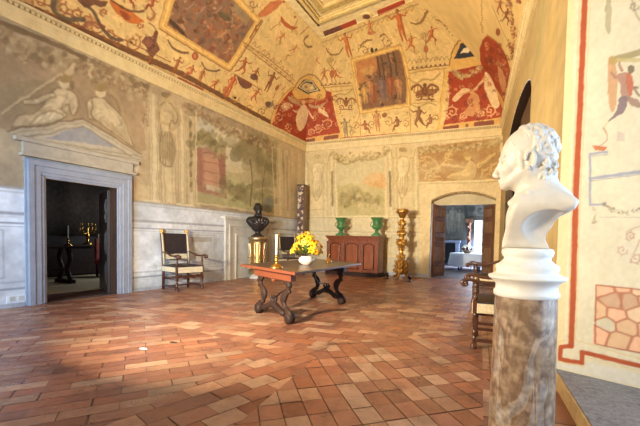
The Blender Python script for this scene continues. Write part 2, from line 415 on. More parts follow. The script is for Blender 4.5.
ca.data.foreach_set('color', buf); me.materials.append(MATS['terracotta'])
bm = bmesh.new(); bm.from_mesh(me)
for f in bm.faces:
    if (f.normal.z < 0) and f.calc_center_median().z > -.02: f.normal_flip()
bm.to_mesh(me); bm.free()
floor = struct(bpy.data.objects.new('floor', me)); C.objects.link(floor)

# ================= left wall fresco =================
cl = Canvas(0.5, YB, 0, HC+.06, 0.0165, q(172, 153, 124), lambda p: on_plane(p, (XL, 0, 0), (1, 0, 0))[:, 1:3])
ZD = 1.98
cl.mottle((10, 4), .16, 1); 
cl.a[:, cl.t < ZD] = q(214, 217, 220)
for a_, b_, cc, aa in ((3.0, 3.55, (150, 138, 112), .35), (5.6, 7.4, (196, 176, 134), .4), (9.9, 12.66, (206, 184, 138), .6)):
    cl.direct = True; cl.P([(a_, ZD), (b_, ZD), (b_, HC), (a_, HC)], q(*cc), aa, tex=.4); cl.direct = False
cl.mottle((26, 10), .10, 2)
# panel behind the nymphs
cl.P([(-60, 20), (0, 33), (70, 62), (143, 98), (146, 150), (139, 152), (83, 120), (20, 131), (0, 128), (-60, 122)], q(150, 124, 92), .55, tex=.5)
cl.P([(0, 90), (30, 80), (60, 86), (50, 110), (10, 125), (0, 124)], q(132, 122, 92), .4, tex=.6, smooth=4)
CR, DK, MID = q(196, 178, 142), q(112, 92, 66), q(168, 146, 108)
gl = [q(138, 120, 92), q(164, 146, 112), q(184, 166, 130), q(124, 104, 78), q(154, 126, 96)]
cl.L([(-20, 10), (0, 22), (40, 38), (75, 53), (110, 70), (145, 86)], .10, DK, .8, 4)
garland(cl, [(-20, 18), (0, 36), (30, 52), (60, 62), (100, 72), (140, 90)], 17, gl, 3, 560, .85)
garland(cl, [(143, 92), (145, 110), (144, 128)], 6, gl, 4, 90)
garland(cl, [(82, 66), (92, 76), (112, 82), (138, 90)], 9, gl, 6, 160, .8)
# reclining nymph left
def body(cv, pts, fill, line, a=.85, w=.03, sm=5):
    cv.P(pts, fill, a, smooth=sm)
    mx = sum(p[0] for p in pts)/len(pts); my = sum(p[1] for p in pts)/len(pts); r = random.Random(int(mx*7+my)); hi = tuple(min(1, k*1.13) for k in fill); lo = tuple(k*.78 for k in fill)
    cv.P([(mx+(x-mx)*.8+1.2, my+(y-my)*.8+1.6) for x, y in pts], lo, a*.4, smooth=sm, tex=.5); cv.P([(mx+(x-mx)*.62-1, my+(y-my)*.62-1.2) for x, y in pts], hi, a*.6, smooth=sm, tex=.5)
    R = max(abs(x-mx)+abs(y-my) for x, y in pts)
    for k in range(max(3, int(R/3))):
        i = r.randrange(len(pts)); t0, t1 = r.uniform(.25, .5), r.uniform(.65, .92); (ax, ay), (bx, by) = pts[i], pts[(i+1) % len(pts)]
        cv.L([(mx+(ax-mx)*t1, my+(ay-my)*t1), (mx+((ax+bx)/2-mx)*(t0+t1)/2, my+((ay+by)/2-my)*(t0+t1)/2+.6), (mx+(bx-mx)*t0, my+(by-my)*t0)], w*.8, lo, .5, 3)
    cv.L(pts+[pts[0]], w, line, .6, sm)
body(cl, [(12, 128), (20, 116), (34, 112), (44, 104), (50, 94), (58, 89), (68, 90), (76, 96), (78, 108), (74, 116), (70, 110), (68, 104), (60, 108), (66, 114), (60, 120), (46, 122), (30, 127)], CR, DK)
body(cl, [(22, 101), (36, 98), (52, 93), (56, 97), (44, 102), (26, 105)], CR, DK)
body(cl, [(30, 126), (38, 115), (52, 111), (62, 115), (60, 121), (48, 123)], q(206, 192, 158), DK)
cl.E(64, 83, 5.5, 6.5, CR); cl.E(65, 78, 8, 4.5, q(150, 128, 88)); cl.E(72, 85, 3, 5, DK, .6)
cl.L([(2, 112), (30, 96), (62, 74)], .05, q(190, 172, 136), .9); cl.L([(2, 113.5), (30, 97.5), (62, 75.5)], .02, DK, .7)
cl.L([(66, 73), (70, 68), (75, 64), (72, 71), (68, 74)], .045, q(196, 176, 140), .8, 4)
for k in range(6): cl.L([(16+k*6, 127), (24+k*6, 116+k*.3), (34+k*6, 110-k)], .025, MID, .6, 3)
# nymph right
body(cl, [(88, 102), (94, 98), (103, 99), (109, 104), (116, 110), (124, 120), (130, 136), (133, 146), (124, 140), (112, 132), (98, 122), (90, 114)], CR, DK)
body(cl, [(86, 103), (90, 99), (92, 106), (90, 114), (94, 120), (88, 117)], CR, DK)
cl.E(101, 92, 5.5, 6.5, CR); cl.E(101, 88, 7, 4, q(150, 128, 88)); 
cl.L([(112, 92), (120, 104), (126, 122), (130, 134)], .09, MID, .7, 4); cl.L([(108, 95), (116, 100), (121, 112)], .05, DK, .35, 3)
for k in range(6): cl.L([(100+k*4, 118+k*2), (108+k*4, 126+k*2.4), (116+k*2.6, 136+k)], .025, MID, .7, 3)
cl.L([(92, 78), (90, 72), (94, 66), (90, 64)], .05, q(196, 176, 140), .8, 4)
# pediment, frieze (painted stone)
cl.P([(22, 143), (140, 163), (136, 178), (24, 162)], q(186, 178, 160))
cl.P([(8, 131), (83, 119), (141, 154), (141, 163), (22, 144)], q(180, 168, 144))
cl.P([(42, 138), (83, 126), (119, 148)], q(142, 142, 144), .9, tex=.3)
for o_, c_ in ((0, DK), (3, q(150, 132, 100)), (7, q(128, 112, 86))):
    cl.L([(8+o_*2, 131+o_), (83, 119+o_), (141-o_*1.5, 154+o_*.4)], .02+.01*(o_ == 0), c_, .8)
for o_ in (0, 3, 8, 10): cl.L([(16+o_, 137.5+o_), (83, 147.5+o_), (142-o_*.5, 157+o_)], .018, q(122, 110, 92), .75)
cl.L([(24, 161), (136, 177)], .03, q(120, 120, 122), .8)
# pilasters and telamon bay
def pil(cv, x0, x1, yt0, yt1, yb, col, line):
    cv.P([(x0, yt0), (x1, yt1), (x1+1.5, yb+(x1-x0)*.05), (x0+1.5, yb)], col, .75)
    for k in (0, .22, .78, 1):
        x = x0+(x1-x0)*k; cv.L([(x, yt0+(yt1-yt0)*k), (x+1.5, yb)], .022, line, .6)
PC, PL = q(206, 192, 156), q(142, 124, 88)
pil(cl, 149, 158, 92, 96, 201, PC, PL); pil(cl, 178, 185, 108, 111, 203, PC, PL); pil(cl, 187, 194, 111, 114, 205, PC, PL)
cl.P([(143, 200), (160, 200), (160, 205), (143, 204)], PC); cl.P([(176, 203), (196, 206), (196, 210), (176, 207)], PC)
cl.L([(190, 120), (191.5, 190)], .09, q(150, 132, 92), .7)
for k in range(7): cl.E(190.3+k*.15, 124+k*10, 1.6, 3.2, q(120, 104, 74), .7)
body(cl, [(160, 106), (166, 102), (173, 106), (178, 116), (176, 124), (172, 120), (170, 132), (174, 146), (173, 164), (167, 166), (160, 160), (159, 146), (162, 132), (160, 120)], q(190, 172, 132), DK, .8)
cl.E(167, 98, 4, 5, q(178, 158, 118)); cl.E(166, 94.5, 5, 3, DK, .6)
cl.L([(161, 107), (157, 114), (160, 121), (168, 124)], .075, q(176, 156, 116), .9, 4); cl.L([(176, 108), (180, 118), (176, 128), (170, 131)], .075, q(176, 156, 116), .9, 4)
for k in range(6): cl.L([(160+k*2.4, 134), (161+k*2.2, 146), (160+k*2.4, 158+(k % 3)*3)], .028, DK, .55, 3)
cl.P([(158, 133), (174, 134), (176, 150), (172, 165), (166, 160), (160, 156)], q(140, 124, 92), .4, smooth=3)
pil(cl, 161, 175, 166, 168, 203, q(200, 184, 146), PL)
# landscape
cl.P([(196, 110), (272, 147), (275, 214), (196.5, 203)], q(176, 166, 128))
cl.P([(196, 110), (272, 147), (273, 170), (240, 168), (196, 150)], q(188, 184, 166), .85, tex=.3)
cl.P([(214, 130), (236, 128), (262, 146), (256, 168), (228, 172), (216, 158)], q(206, 194, 160), .6, smooth=4)
cl.P([(196, 180), (240, 186), (275, 196), (275, 214), (196.5, 203)], q(160, 152, 112), .9, tex=.3)
cl.P([(226, 178), (250, 186), (262, 206), (226, 206)], q(180, 176, 128), .6, smooth=4, tex=.4)
BR_ = q(148, 104, 88)
cl.P([(198, 146), (224, 151), (226, 198), (199, 192)], q(158, 116, 98), .8, tex=.3); cl.P([(204, 154), (219, 157), (220, 188), (204.5, 184)], q(188, 146, 118), .8)
cl.P([(196.5, 150), (202, 146), (202.5, 193), (197, 191)], BR_, .8); cl.P([(218, 150), (225, 152), (227, 199), (220, 197)], BR_, .8)
for k in range(5): cl.L([(203, 152+k*9), (226, 157+k*9.4)], .02, q(112, 66, 54), .5)
cl.P([(206, 184), (222, 188), (224, 194), (206, 190)], q(196, 186, 160), .8)
gt = [q(132, 122, 88), q(112, 104, 74), q(148, 138, 98), q(166, 154, 114)]
garland(cl, [(196, 140), (204, 136), (212, 144), (224, 150)], 14, gt, 7, 150, .85)
garland(cl, [(224, 186), (236, 192), (250, 196), (270, 200)], 16, gt, 8, 130, .5)
garland(cl, [(244, 150), (256, 146), (266, 156), (270, 176)], 24, gt, 9, 330, .55)
cl.L([(250, 206), (252, 180), (250, 160)], .07, q(110, 96, 64), .7, 4); cl.L([(262, 208), (263, 184), (266, 160)], .06, q(110, 96, 64), .6, 4)
cl.E(268, 205, 5.5, 7.5, q(126, 128, 114), .7)
garland(cl, [(186, 108), (200, 114), (222, 126), (250, 138), (272, 148)], 9, gl, 10, 330, .85)
garland(cl, [(196, 104), (230, 118), (270, 140)], 5, gl, 19, 120, .6)
for pp in ([(196, 112), (196.5, 203)], [(196.5, 203), (275, 214)], [(272, 147), (275, 214)]): cl.L(pp, .04, q(206, 190, 150), .9)
pil(cl, 276, 282, 146, 149, 216, PC, PL); pil(cl, 284, 290, 149, 152, 217, PC, PL); pil(cl, 296, 302, 152, 154, 219, PC, PL)
cl.L([(287, 156), (288, 210)], .12, q(160, 134, 100), .6)
cl.warp(.03, .22, 61); cl.warp(.012, .06, 67)
# dado lines
cl.a[:, cl.t < ZD] = np.array(q(200, 206, 212))*(1+.5*(vnoise((cl.nu, cl.nv), (20, 8), 77, 4)[..., None]-.5))[:, cl.t < ZD]
cl.direct = True
for z, wd, cc, aa in ((ZD, .05, (150, 146, 138), .7), (ZD-.07, .02, (160, 158, 156), .6), (1.56, .05, (148, 150, 156), .8), (1.5, .02, (214, 214, 212), .9), (1.40, .03, (140, 144, 154), .8), (1.34, .015, (160, 162, 170), .6), (.42, .02, (140, 146, 158), .6), (.31, .035, (130, 138, 152), .8)):
    cl.L([(.5, z), (YB, z)], wd, q(*cc), aa)
cl.a[:, cl.t < .29] = cl.a[:, cl.t < .29]*.97
for y0, y1 in ((1.6, 3.3), (6.9, 7.95), (11.2, 12.2)):
    for i_ in (0, .06): cl.L([(y0+i_, .5+i_), (y1-i_, .5+i_), (y1-i_, 1.28-i_), (y0+i_, 1.28-i_), (y0+i_, .5+i_)], .018, q(134, 138, 148), .6)
cl.P([(7.1, 1.1), (7.8, 1.1), (7.8, 1.22), (7.1, 1.22)], q(140, 134, 120), .5)
rs = random.Random(4)
for k in range(26):
    y = rs.uniform(1, 12.5); z = rs.uniform(.1, ZD-.1); cl.P([(y+rs.uniform(-.25, .25), z+rs.uniform(-.12, .12)) for _ in range(6)], rs.choice([q(206, 208, 208), q(168, 170, 172), q(196, 190, 176)]), .35)
cl.direct = False
cl.mottle((60, 24), .06, 5, octs=3); cl.mottle((200, 80), .05, 6, octs=2)
cl.a[:, cl.t < ZD] = cl.a[:, cl.t < ZD]*1.0
DL = (3.89, 5.16, 2.205)
wl = cl.mesh('wall_left', 'fresco', lambda S, T: np.stack([np.full_like(S, XL), S, T], -1),
             keep=lambda s, t: ~((s > DL[0]) & (s < DL[1]) & (t < DL[2])))
struct(wl)

# ================= back wall fresco =================
XR = RW(YB)
cb = Canvas(XL, XR, 0, HC+.06, 0.018, q(212, 190, 144), lambda p: on_plane(p, (0, YB, 0), (0, 1, 0))[:, [0, 2]])
cb.mottle((9, 6), .09, 11)
# painted landscape over the cabinet
cb.P([(336, 162), (384, 158), (385, 216), (338, 217)], q(186, 170, 118))
cb.P([(336, 162), (384, 158), (384, 180), (336, 186)], q(196, 182, 140), .8, tex=.3)
cb.P([(366, 176), (378, 172), (385, 176), (385, 188), (364, 184)], q(214, 150, 92), .55, smooth=4)
cb.P([(337, 190), (352, 182), (360, 190), (372, 196), (385, 198), (385, 216), (338, 217)], q(172, 158, 100), .8, tex=.4)
garland(cb, [(342, 200), (352, 196), (366, 200), (380, 208)], 12, [q(140, 126, 78), q(196, 176, 128), q(160, 140, 90), q(120, 108, 70)], 12, 150, .6)
cb.L([(349, 206), (353, 186), (357, 206)], .05, q(140, 122, 80), .6); cb.L([(353, 186), (353, 202)], .03, q(140, 122, 80), .6)
for pp in ([(336, 162), (384, 158), (385, 216), (338, 217), (336, 162)],): cb.L(pp, .05, q(222, 204, 156), .9); cb.L(pp, .015, q(150, 128, 80), .8)
bg_ = [q(166, 142, 92), q(206, 186, 138), q(140, 116, 72), q(186, 162, 112)]
garland(cb, [(331, 154), (344, 160), (360, 158), (374, 156), (388, 150)], 7, bg_, 13, 260, .85)
cb.L([(334, 158), (345, 164), (360, 160), (372, 160), (386, 155)], .05, q(134, 112, 70), .6, 4)
for x0, x1 in ((329, 334), (387, 393)): pil(cb, x0, x1, 156, 155, 218, q(214, 198, 154), q(150, 128, 84)); cb.L([(x0+3, 172), (x0+3.6, 206)], .08, q(120, 100, 70), .8)
for x0, x1, yt in ((303, 308, 154), (322, 327, 154), (396, 401, 148), (412, 418, 147)): pil(cb, x0, x1, yt, yt, 226, q(214, 198, 156), q(150, 128, 84))
def telamon(cv, x, y0, sc, sh):
    T = lambda L: [(x+a*sc, y0+b*sc) for a, b in L]
    cv.P(T([(-11, -2), (11, -2.5), (12, 44), (-10, 46)]), q(178, 156, 108), .35, tex=.5)
    body(cv, T([(-5, 12), (0, 10), (5, 12), (6, 20), (4, 27), (6, 34), (3, 44), (-1, 50), (-4, 44), (-6, 35), (-4, 27), (-6, 20)]), q(216, 196, 150), sh, .85, .03)
    cv.L(T([(-5, 13), (-9, 10), (-10, 4), (-7, -1)]), .11, q(206, 184, 138), .9, 4); cv.L(T([(5, 13), (9, 10), (10.5, 4), (8, -1)]), .11, q(206, 184, 138), .9, 4)
    cv.L(T([(-6.5, 12), (-10.5, 10), (-11.5, 3)]), .025, sh, .7, 4); cv.L(T([(6.5, 12), (10.5, 10), (12, 3)]), .025, sh, .7, 4)
    cv.E(x, y0+6*sc, 3*sc, 3.8*sc, q(200, 178, 130)); cv.E(x, y0+3.6*sc, 3.8*sc, 2.4*sc, sh, .6)
    for k in range(5): cv.L(T([(-5+k*2.3, 29), (-4+k*2, 37), (-3+k*1.4, 46)]), .03, sh, .5, 3)
    cv.L(T([(-3, 19), (0, 20), (3, 19)]), .02, sh, .5); cv.L(T([(0, 14), (0, 26)]), .02, sh, .4)
    cv.L(T([(-8, 60), (8, 59)]), .04, sh, .3)
telamon(cb, 317.5, 153, .95, q(150, 124, 78)); telamon(cb, 403, 146, 1.05, q(144, 116, 70))
# nymph panel over the doorway
cb.P([(418, 147), (500, 138), (500, 180), (418.5, 183)], q(160, 120, 72), .85, tex=.3)
garland(cb, [(420, 151), (440, 149), (460, 148), (480, 146), (500, 141)], 7, bg_, 14, 320, .85)
YC, SH = q(206, 176, 118), q(128, 92, 52)
body(cb, [(444, 178), (452, 173), (462, 170), (467, 163), (470, 160), (475, 163), (477, 172), (473, 180), (460, 181)], YC, SH, .9, .03)
body(cb, [(442, 163), (452, 164), (464, 166), (464, 169), (450, 167.5), (441, 166)], YC, SH, .9, .02)
body(cb, [(475, 164), (484, 160), (494, 152), (496, 155), (486, 164), (478, 169)], YC, SH, .9, .02)
cb.E(468, 157, 3.6, 4, YC); cb.E(467, 154.5, 5, 2.6, q(178, 146, 90))
for a_ in ((424, 165, 7), (436, 172, 6), (430, 176, 5), (488, 174, 7), (496, 168, 5), (449, 157, 4)): scroll(cb, a_[0], a_[1], a_[2], 1.2, 1.0, YC, .09, .85); scroll(cb, a_[0]+.5, a_[1]+.7, a_[2], 1.2, 1.0, SH, .03, .6)
cb.L([(436, 170), (446, 160), (452, 150)], .07, YC, .8, 3); cb.L([(421, 158), (430, 157), (440, 168)], .05, YC, .8, 3)
cb.L([(418, 183), (500, 180)], .06, q(222, 204, 156), .9); cb.L([(418, 184), (500, 181.5)], .02, q(150, 124, 80), .8)
cb.L([(418, 183), (418.5, 282)], .03, q(180, 158, 112), .8)
# lower wall
cb.direct = True
cb.P([(XL, 0), (-2.95, 0), (-2.95, 2.05), (XL, 2.05)], q(204, 194, 164), .5)
for z, wd, cc, aa in ((2.12, .05, (220, 204, 160), .9), (2.08, .02, (150, 132, 92), .6), (1.55, .04, (170, 158, 128), .7), (1.50, .02, (225, 214, 184), .7), (.62, .03, (176, 166, 142), .6), (.30, .03, (150, 146, 136), .7)):
    cb.L([(XL, z), (-3.0, z)], wd, q(*cc), aa)
cb.P([(XL, 0), (-2.95, 0), (-2.95, .62), (XL, .62)], q(176, 174, 166), .45)
for x0, x1 in ((-7.3, -6.6), (-6.3, -4.3), (-4.0, -3.2)):
    cb.L([(x0, .75), (x1, .75), (x1, 1.42), (x0, 1.42), (x0, .75)], .02, q(164, 150, 116), .6)
cb.direct = False
cb.warp(.02, .25, 62); cb.warp(.012, .07, 68); cb.wear(q(206, 190, 148), .5, .35, 63); cb.mottle((70, 44), .05, 15, octs=3); cb.mottle((160, 100), .05, 16, octs=2)
DX0, DX1 = -2.60, -.53
def door_top(x): u = (x-(DX0+DX1)/2)/((DX1-DX0)/2); return 2.62+.26*max(0, 1-u*u)
keepb = lambda s, t: ~((s > DX0) & (s < DX1) & (t < 2.62+.26*np.maximum(0, 1-((s-(DX0+DX1)/2)/((DX1-DX0)/2))**2)))
wb = struct(cb.mesh('wall_back', 'fresco', lambda S, T: np.stack([S, np.full_like(S, YB), T], -1), keep=keepb))

# ================= right wall with its arched window recess =================
RY0, RY1 = 6.1, 10.6
cr = Canvas(3.70, YB, 0, HC+.06, 0.02, q(182, 158, 110), lambda p: (lambda d: (lambda t: (EYE+d*t[:, None])[:, 1:3])(.712/(d[:, 0]+.087*d[:, 1])))(rays(p)))
cr.mottle((8, 8), .10, 21)
for k, (x, wd, cc) in enumerate(((534, .05, (170, 150, 96)), (538, .12, (186, 164, 108)), (544, .05, (160, 140, 92)), (548, .16, (196, 170, 112)), (553, .04, (150, 132, 86)))):
    cr.L([(x+6-k*.2, -10), (x+3, 60), (x, 120), (x-1, 330)], wd*.5, q(*cc), .55, 4)
cr.P([(538, 0), (548, 0), (541, 50), (534, 78), (531, 74), (537, 40)], q(170, 160, 112), .45, smooth=4, tex=.5)
cr.P([(549, 20), (556, 10), (552, 70), (546, 86)], q(190, 160, 96), .35, smooth=4, tex=.5)
cr.mottle((40, 40), .07, 22)
def rtop(y): u = (y-(RY0+RY1)/2)/((RY1-RY0)/2); return 3.55+.5*np.sqrt(np.maximum(0, 1-u*u))
wr = struct(cr.mesh('wall_right', 'fresco', lambda S, T: np.stack([.712-.087*S, S, T], -1), keep=lambda s, t: ~((s > RY0) & (s < RY1) & (t < rtop(s)))))

# ================= painted reveal of the near window niche =================
V0 = np.array([0.39, 3.70, 0]); RD = np.array([0.929, -0.371, 0.0]); RNn = np.array([-0.371, -0.929, 0.0])
def fr(p):
    X = on_plane(p, V0, RNn); return np.stack([(X-V0)@RD, X[:, 2]], -1)
cv = Canvas(-.02, 1.55, .1, 6.9, 0.007, q(212, 202, 174), fr)
cv.mottle((6, 22), .05, 31)
RED, TAN, BLU = q(168, 78, 46), q(206, 176, 118), q(146, 150, 166)
cv.P([(560, -60), (577, -60), (564, 350), (556, 350)], q(216, 198, 150), .8)
# main red stripe with its thin companions
cv.L([(589, -80), (584.8, 0), (580, 108), (576.4, 180), (573, 295), (571, 346)], .046, RED, .95)
cv.L([(596, -80), (590.5, 0), (585, 108), (581, 180), (577, 295), (575.5, 340), (640, 359)], .007, TAN, .8)
cv.L([(584, -80), (579.5, 0), (575.5, 108), (572.3, 180), (569.5, 295), (568, 342)], .007, TAN, .9)
cv.L([(571, 346), (561, 347), (560, 359), (582, 363), (582, 352), (640, 366)], .036, RED, .95)
cv.L([(567, 340), (558, 342), (557.5, 361), (585, 366.5), (585.5, 357), (640, 371)], .006, TAN, .7)
cv.P([(555, 366), (640, 387), (640, 374), (586, 362), (585, 368), (555, 362)], q(206, 206, 206), .5, tex=.4)
cv.P([(596, 285), (640, 289), (660, 291), (660, 357), (640, 353), (595, 344)], q(196, 128, 92), .9)
cq = cv.m([(596, 285), (595, 344), (640, 353), (640, 289.5)]); s0_, s1_ = cq[0][0], cq[0][0]+1.0; t0_, t1_ = cq[1][1]+.0, cq[0][1]
rs = random.Random(8); seeds = [(s0_+.05+.135*i+rs.uniform(-.04, .04)+.06*(j % 2), t0_+.06+.11*j+rs.uniform(-.03, .03)) for i in range(8) for j in range(int((t1_-t0_)/.11)+1)]
m_ = (cv.S > s0_) & (cv.S < s1_) & (cv.T > t0_) & (cv.T < t1_); X_, Y_ = cv.S[m_], cv.T[m_]; D_ = np.stack([(X_-a)**2*.7+(Y_-b_)**2 for a, b_ in seeds], -1)**.5
o_ = np.argsort(D_, axis=1)[:, :2]; d1, d2 = np.take_along_axis(D_, o_, 1).T; colr = np.array([rs.choice([q(222, 190, 154), q(214, 176, 138), q(204, 192, 164), q(228, 178, 144), q(196, 160, 130)]) for _ in seeds])
e_ = np.clip((d2-d1)/.012-.5, 0, 1)[:, None]; cv.a[m_] = colr[o_[:, 0]]*e_+np.array(q(176, 120, 92))*(1-e_)
cv.L([(596, 285), (640, 289.5)], .01, q(150, 84, 60), .8); cv.L([(596, 285), (595, 344), (640, 353)], .01, q(150, 84, 60), .8)
# satyr holding a swag
SK = q(168, 128, 110)
cv.L([(640, 52), (628, 56), (615, 59)], .05, q(150, 136, 96), .8, 3); cv.L([(640, 60), (626, 60), (617, 60)], .03, q(186, 170, 120), .8, 3)
cv.P([(608, 60), (614, 58), (617, 76), (617, 100), (613, 112), (609, 106), (608, 88)], q(190, 140, 98), .75, smooth=4); cv.E(613, 61, 4.2, 4, q(176, 150, 96), .9)
cv.limb(((622, 71), (619, 62)), 1.6, 1.2, SK); cv.limb(((616, 78), (611, 72)), 1.4, 1.2, SK)
cv.P([(616, 76), (624, 72), (631, 74), (633, 84), (631, 96), (626, 101), (621, 96), (620, 84)], SK, .9, smooth=4)
cv.P([(626, 74), (632, 75), (633, 88), (630, 96), (627, 88)], q(190, 92, 66), .55, smooth=4)
cv.E(631, 69, 3.4, 4.2, q(120, 104, 84), .9)
cv.P([(619, 98), (627, 96), (627, 104), (624, 112), (618, 116), (608, 122), (616, 112), (618, 104)], q(128, 110, 112), .9, smooth=4)
cv.P([(626, 97), (634, 98), (640, 102), (640, 108), (630, 104)], q(150, 120, 104), .85, smooth=3); cv.L([(638, 88), (634, 87), (637, 93), (640, 96)], .012, q(110, 90, 80), .8, 3)
cv.L([(608, 122), (604, 128), (606, 134)], .008, TAN, .7, 3)
cv.P([(606, 0), (611, 0), (611, 28), (608, 34), (605, 24)], q(150, 142, 110), .6, smooth=3); cv.L([(632, 0), (636, 14), (640, 20)], .01, q(150, 130, 100), .6, 3); scroll(cv, 634, 6, 5, 1.2, 0, q(130, 120, 100), .008, .7)
# blue strapwork, vase, swag, ciphers
cv.L([(607, 152), (590, 154), (590, 205), (605, 204)], .018, BLU, .85); cv.L([(590, 178.5), (642, 171.5)], .024, BLU, .85)
cv.L([(607, 154.5), (592.5, 156)], .006, q(110, 112, 130), .6); cv.L([(590, 181), (642, 174)], .006, q(110, 112, 130), .6)
cv.P([(592, 145), (608, 147), (604, 151), (595, 150)], q(190, 104, 66), .85); cv.L([(600, 146), (607, 140), (606, 132), (603, 128)], .006, q(150, 100, 70), .7, 3)
cv.P([(617, 131), (624, 133), (624, 142), (617, 141)], q(180, 160, 150), .5)
garland(cv, [(604, 204), (612, 210), (626, 213), (642, 208)], 4.5, [q(150, 140, 116), q(176, 166, 140), q(128, 120, 104)], 33, 130, .7); garland(cv, [(594, 208), (594.5, 218), (594, 223)], 3.6, [q(150, 140, 116), q(176, 166, 140)], 34, 50, .7)
cv.L([(599, 217), (642, 217.5)], .006, q(150, 146, 140), .6)
for sx_ in (633,):
    scroll(cv, 631, 236, 5, 1.4, 2, q(176, 140, 122), .009, .8); scroll(cv, 622, 250, 5.5, 1.3, 0, q(176, 140, 122), .009, .8); scroll(cv, 636, 258, 6, 1.3, 3, q(176, 140, 122), .009, .8, -1); cv.L([(626, 232), (640, 226), (650, 230)], .008, q(176, 140, 122), .7, 3); cv.L([(630, 262), (640, 240)], .01, q(176, 140, 122), .7)
cv.E(628, 252, 12, 10, q(206, 196, 178), .25)
cv.warp(.004, .05, 64); cv.mottle((60, 200), .04, 65, octs=3)
rvl = struct(cv.mesh('wall_niche', 'fresco_panel', lambda S, T: V0+S[..., None]*RD+T[..., None]*np.array([0, 0, 1.0])))
# ================= vault =================
ZP = 6.9
KL = np.array([-5.17, 9.335, ZP]); KR = np.array([-2.35, 8.62, ZP]); KN = np.array([-5.30, -2.5, ZP])
BL = np.array([XL, YB, HT]); BRc = np.array([XR, YB, HT]); LN = np.array([XL, -2.5, HT])
RNr = np.array([RW(-2.5), -2.5, HT]); KRN = np.array([-2.0, -2.5, ZP])
def patch(c0, c1, e0, e1, S, T, Ls, Lt):
    u = (S/Ls)[..., None]; v = (T/Lt)[..., None]*PI/2
    Cc = c0+(c1-c0)*u; E_ = e0+(e1-e0)*u; d = E_-Cc
    out = Cc+d*(1-np.cos(v)); out[..., 2] = (Cc+d*np.sin(v))[..., 2]
    return out
def project(P):
    d = P-EYE; z = d@FW; z = np.where(z < .2, np.nan, z)
    return np.stack([CX+FPX*(d@RT)/z, CY-FPX*(d@UP)/z], -1)
def inv_map(pos, s0, s1, t0, t1):
    gs, gt_ = np.meshgrid(np.linspace(s0, s1, 220), np.linspace(t0, t1, 90), indexing='ij')
    G = project(pos(gs, gt_)).reshape(-1, 2); fs, ft = gs.ravel(), gt_.ravel(); ok = ~np.isnan(G[:, 0]); G, fs, ft = G[ok], fs[ok], ft[ok]
    def f(p):
        p = np.asarray(p, float); out = np.zeros_like(p)
        i = np.array([np.argmin((G[:, 0]-a)**2+(G[:, 1]-b)**2) for a, b in p]); s, t = fs[i].copy(), ft[i].copy()
        for _ in range(6):
            e = 1e-3; f0 = project(pos(s, t)); a = (project(pos(s+e, t))-f0)/e; b = (project(pos(s, t+e))-f0)/e
            r = p-f0; det = a[:, 0]*b[:, 1]-a[:, 1]*b[:, 0]; det = np.where(np.abs(det) < 1e-6, 1e-6, det)
            dsx = np.clip((r[:, 0]*b[:, 1]-r[:, 1]*b[:, 0])/det, -.5, .5); dtx = np.clip((a[:, 0]*r[:, 1]-a[:, 1]*r[:, 0])/det, -.5, .5)
            s = np.nan_to_num(s+dsx); t = np.nan_to_num(t+dtx)
            s = np.clip(s, s0-.6, s1+.6); t = np.clip(t, t0-.3, t1+.3)
        out[:, 0] = s; out[:, 1] = t; return out
    return f
CRM = q(222, 192, 130); RB = q(146, 80, 50); DBR = q(84, 48, 36); PUR = q(116, 60, 52); REDV = q(158, 56, 36); GLD = q(222, 178, 100); GLD2 = q(176, 128, 66); BRN = q(120, 82, 50)
def vcanvas(c0, c1, e0, e1, Ls, Lt, s0, s1, res, seed):
    pos = lambda S, T: patch(c0, c1, e0, e1, np.asarray(S, float), np.asarray(T, float), Ls, Lt)
    c = Canvas(s0, s1, 0, Lt, res, CRM, inv_map(pos, s0, s1, 0, Lt)); c.pos = pos; c.mottle((14, 5), .07, seed); c.mottle((60, 24), .05, seed+1, octs=2); return c
def gframe(c, pts, wd, closed=True):
    p = pts+([pts[0]] if closed else []); c.L(p, wd*1.25, GLD2, .9); c.L(p, wd, GLD, .95); c.L(p, wd*.25, q(240, 206, 134), .9)
def winged(c, x, y, s, col):      # winged grotesque creature
    for sg in (-1, 1):
        c.L([(x, y), (x+sg*s*.5, y-s*.5), (x+sg*s, y-s*.35), (x+sg*s*1.1, y-s*.1)], .04+s*.003, col, .85, 3)
        for k in range(3): c.L([(x+sg*s*(.3+k*.28), y-s*(.45-k*.03)), (x+sg*s*(.35+k*.28), y-s*.05+k)], .035, col, .7)
        scroll(c, x+sg*s*.55, y+s*.45, s*.32, 1.1, 1, col, .04, .85, sg)
    c.E(x, y, s*.28, s*.4, col, .9); c.E(x, y-s*.5, s*.15, s*.18, DBR, .9); c.L([(x-s*.7, y+s*.75), (x+s*.7, y+s*.7)], .04, col, .8)

def dense(c, x0, x1, seed):
    """small grotesque filler strokes between the figures"""
    r = random.Random(seed)
    for k in range(150):
        x, y = r.uniform(x0, x1), r.uniform(0, 130); a = r.uniform(0, 6.28); ty = r.random(); cc = r.choice([q(176, 116, 66), q(160, 120, 70), q(150, 90, 60), q(140, 110, 70)])
        if ty < .4: scroll(c, x, y, r.uniform(1.5, 3), 1.0, a, cc, .02, .5)
        elif ty < .8: c.L([(x, y), (x+3*math.cos(a), y+3*math.sin(a)), (x+5*math.cos(a+.5), y+5*math.sin(a+.5))], .022, cc, .5, 2)
        else: c.E(x, y, .9, .9, cc, .6)
def redfill(c, x0, x1, y0, y1, seed):
    r = random.Random(seed)
    for k in range(44):
        x, y = r.uniform(x0, x1), r.uniform(y0, y1)
        scroll(c, x, y, r.uniform(1.5, 3.2), r.uniform(.7, 1.3), r.uniform(0, 6), r.choice([q(206, 130, 88), q(120, 40, 32), q(226, 178, 130), q(96, 40, 36)]), .035, .6, r.choice([-1, 1]))
def medallion_late(c): medallion(c); dancer(c)
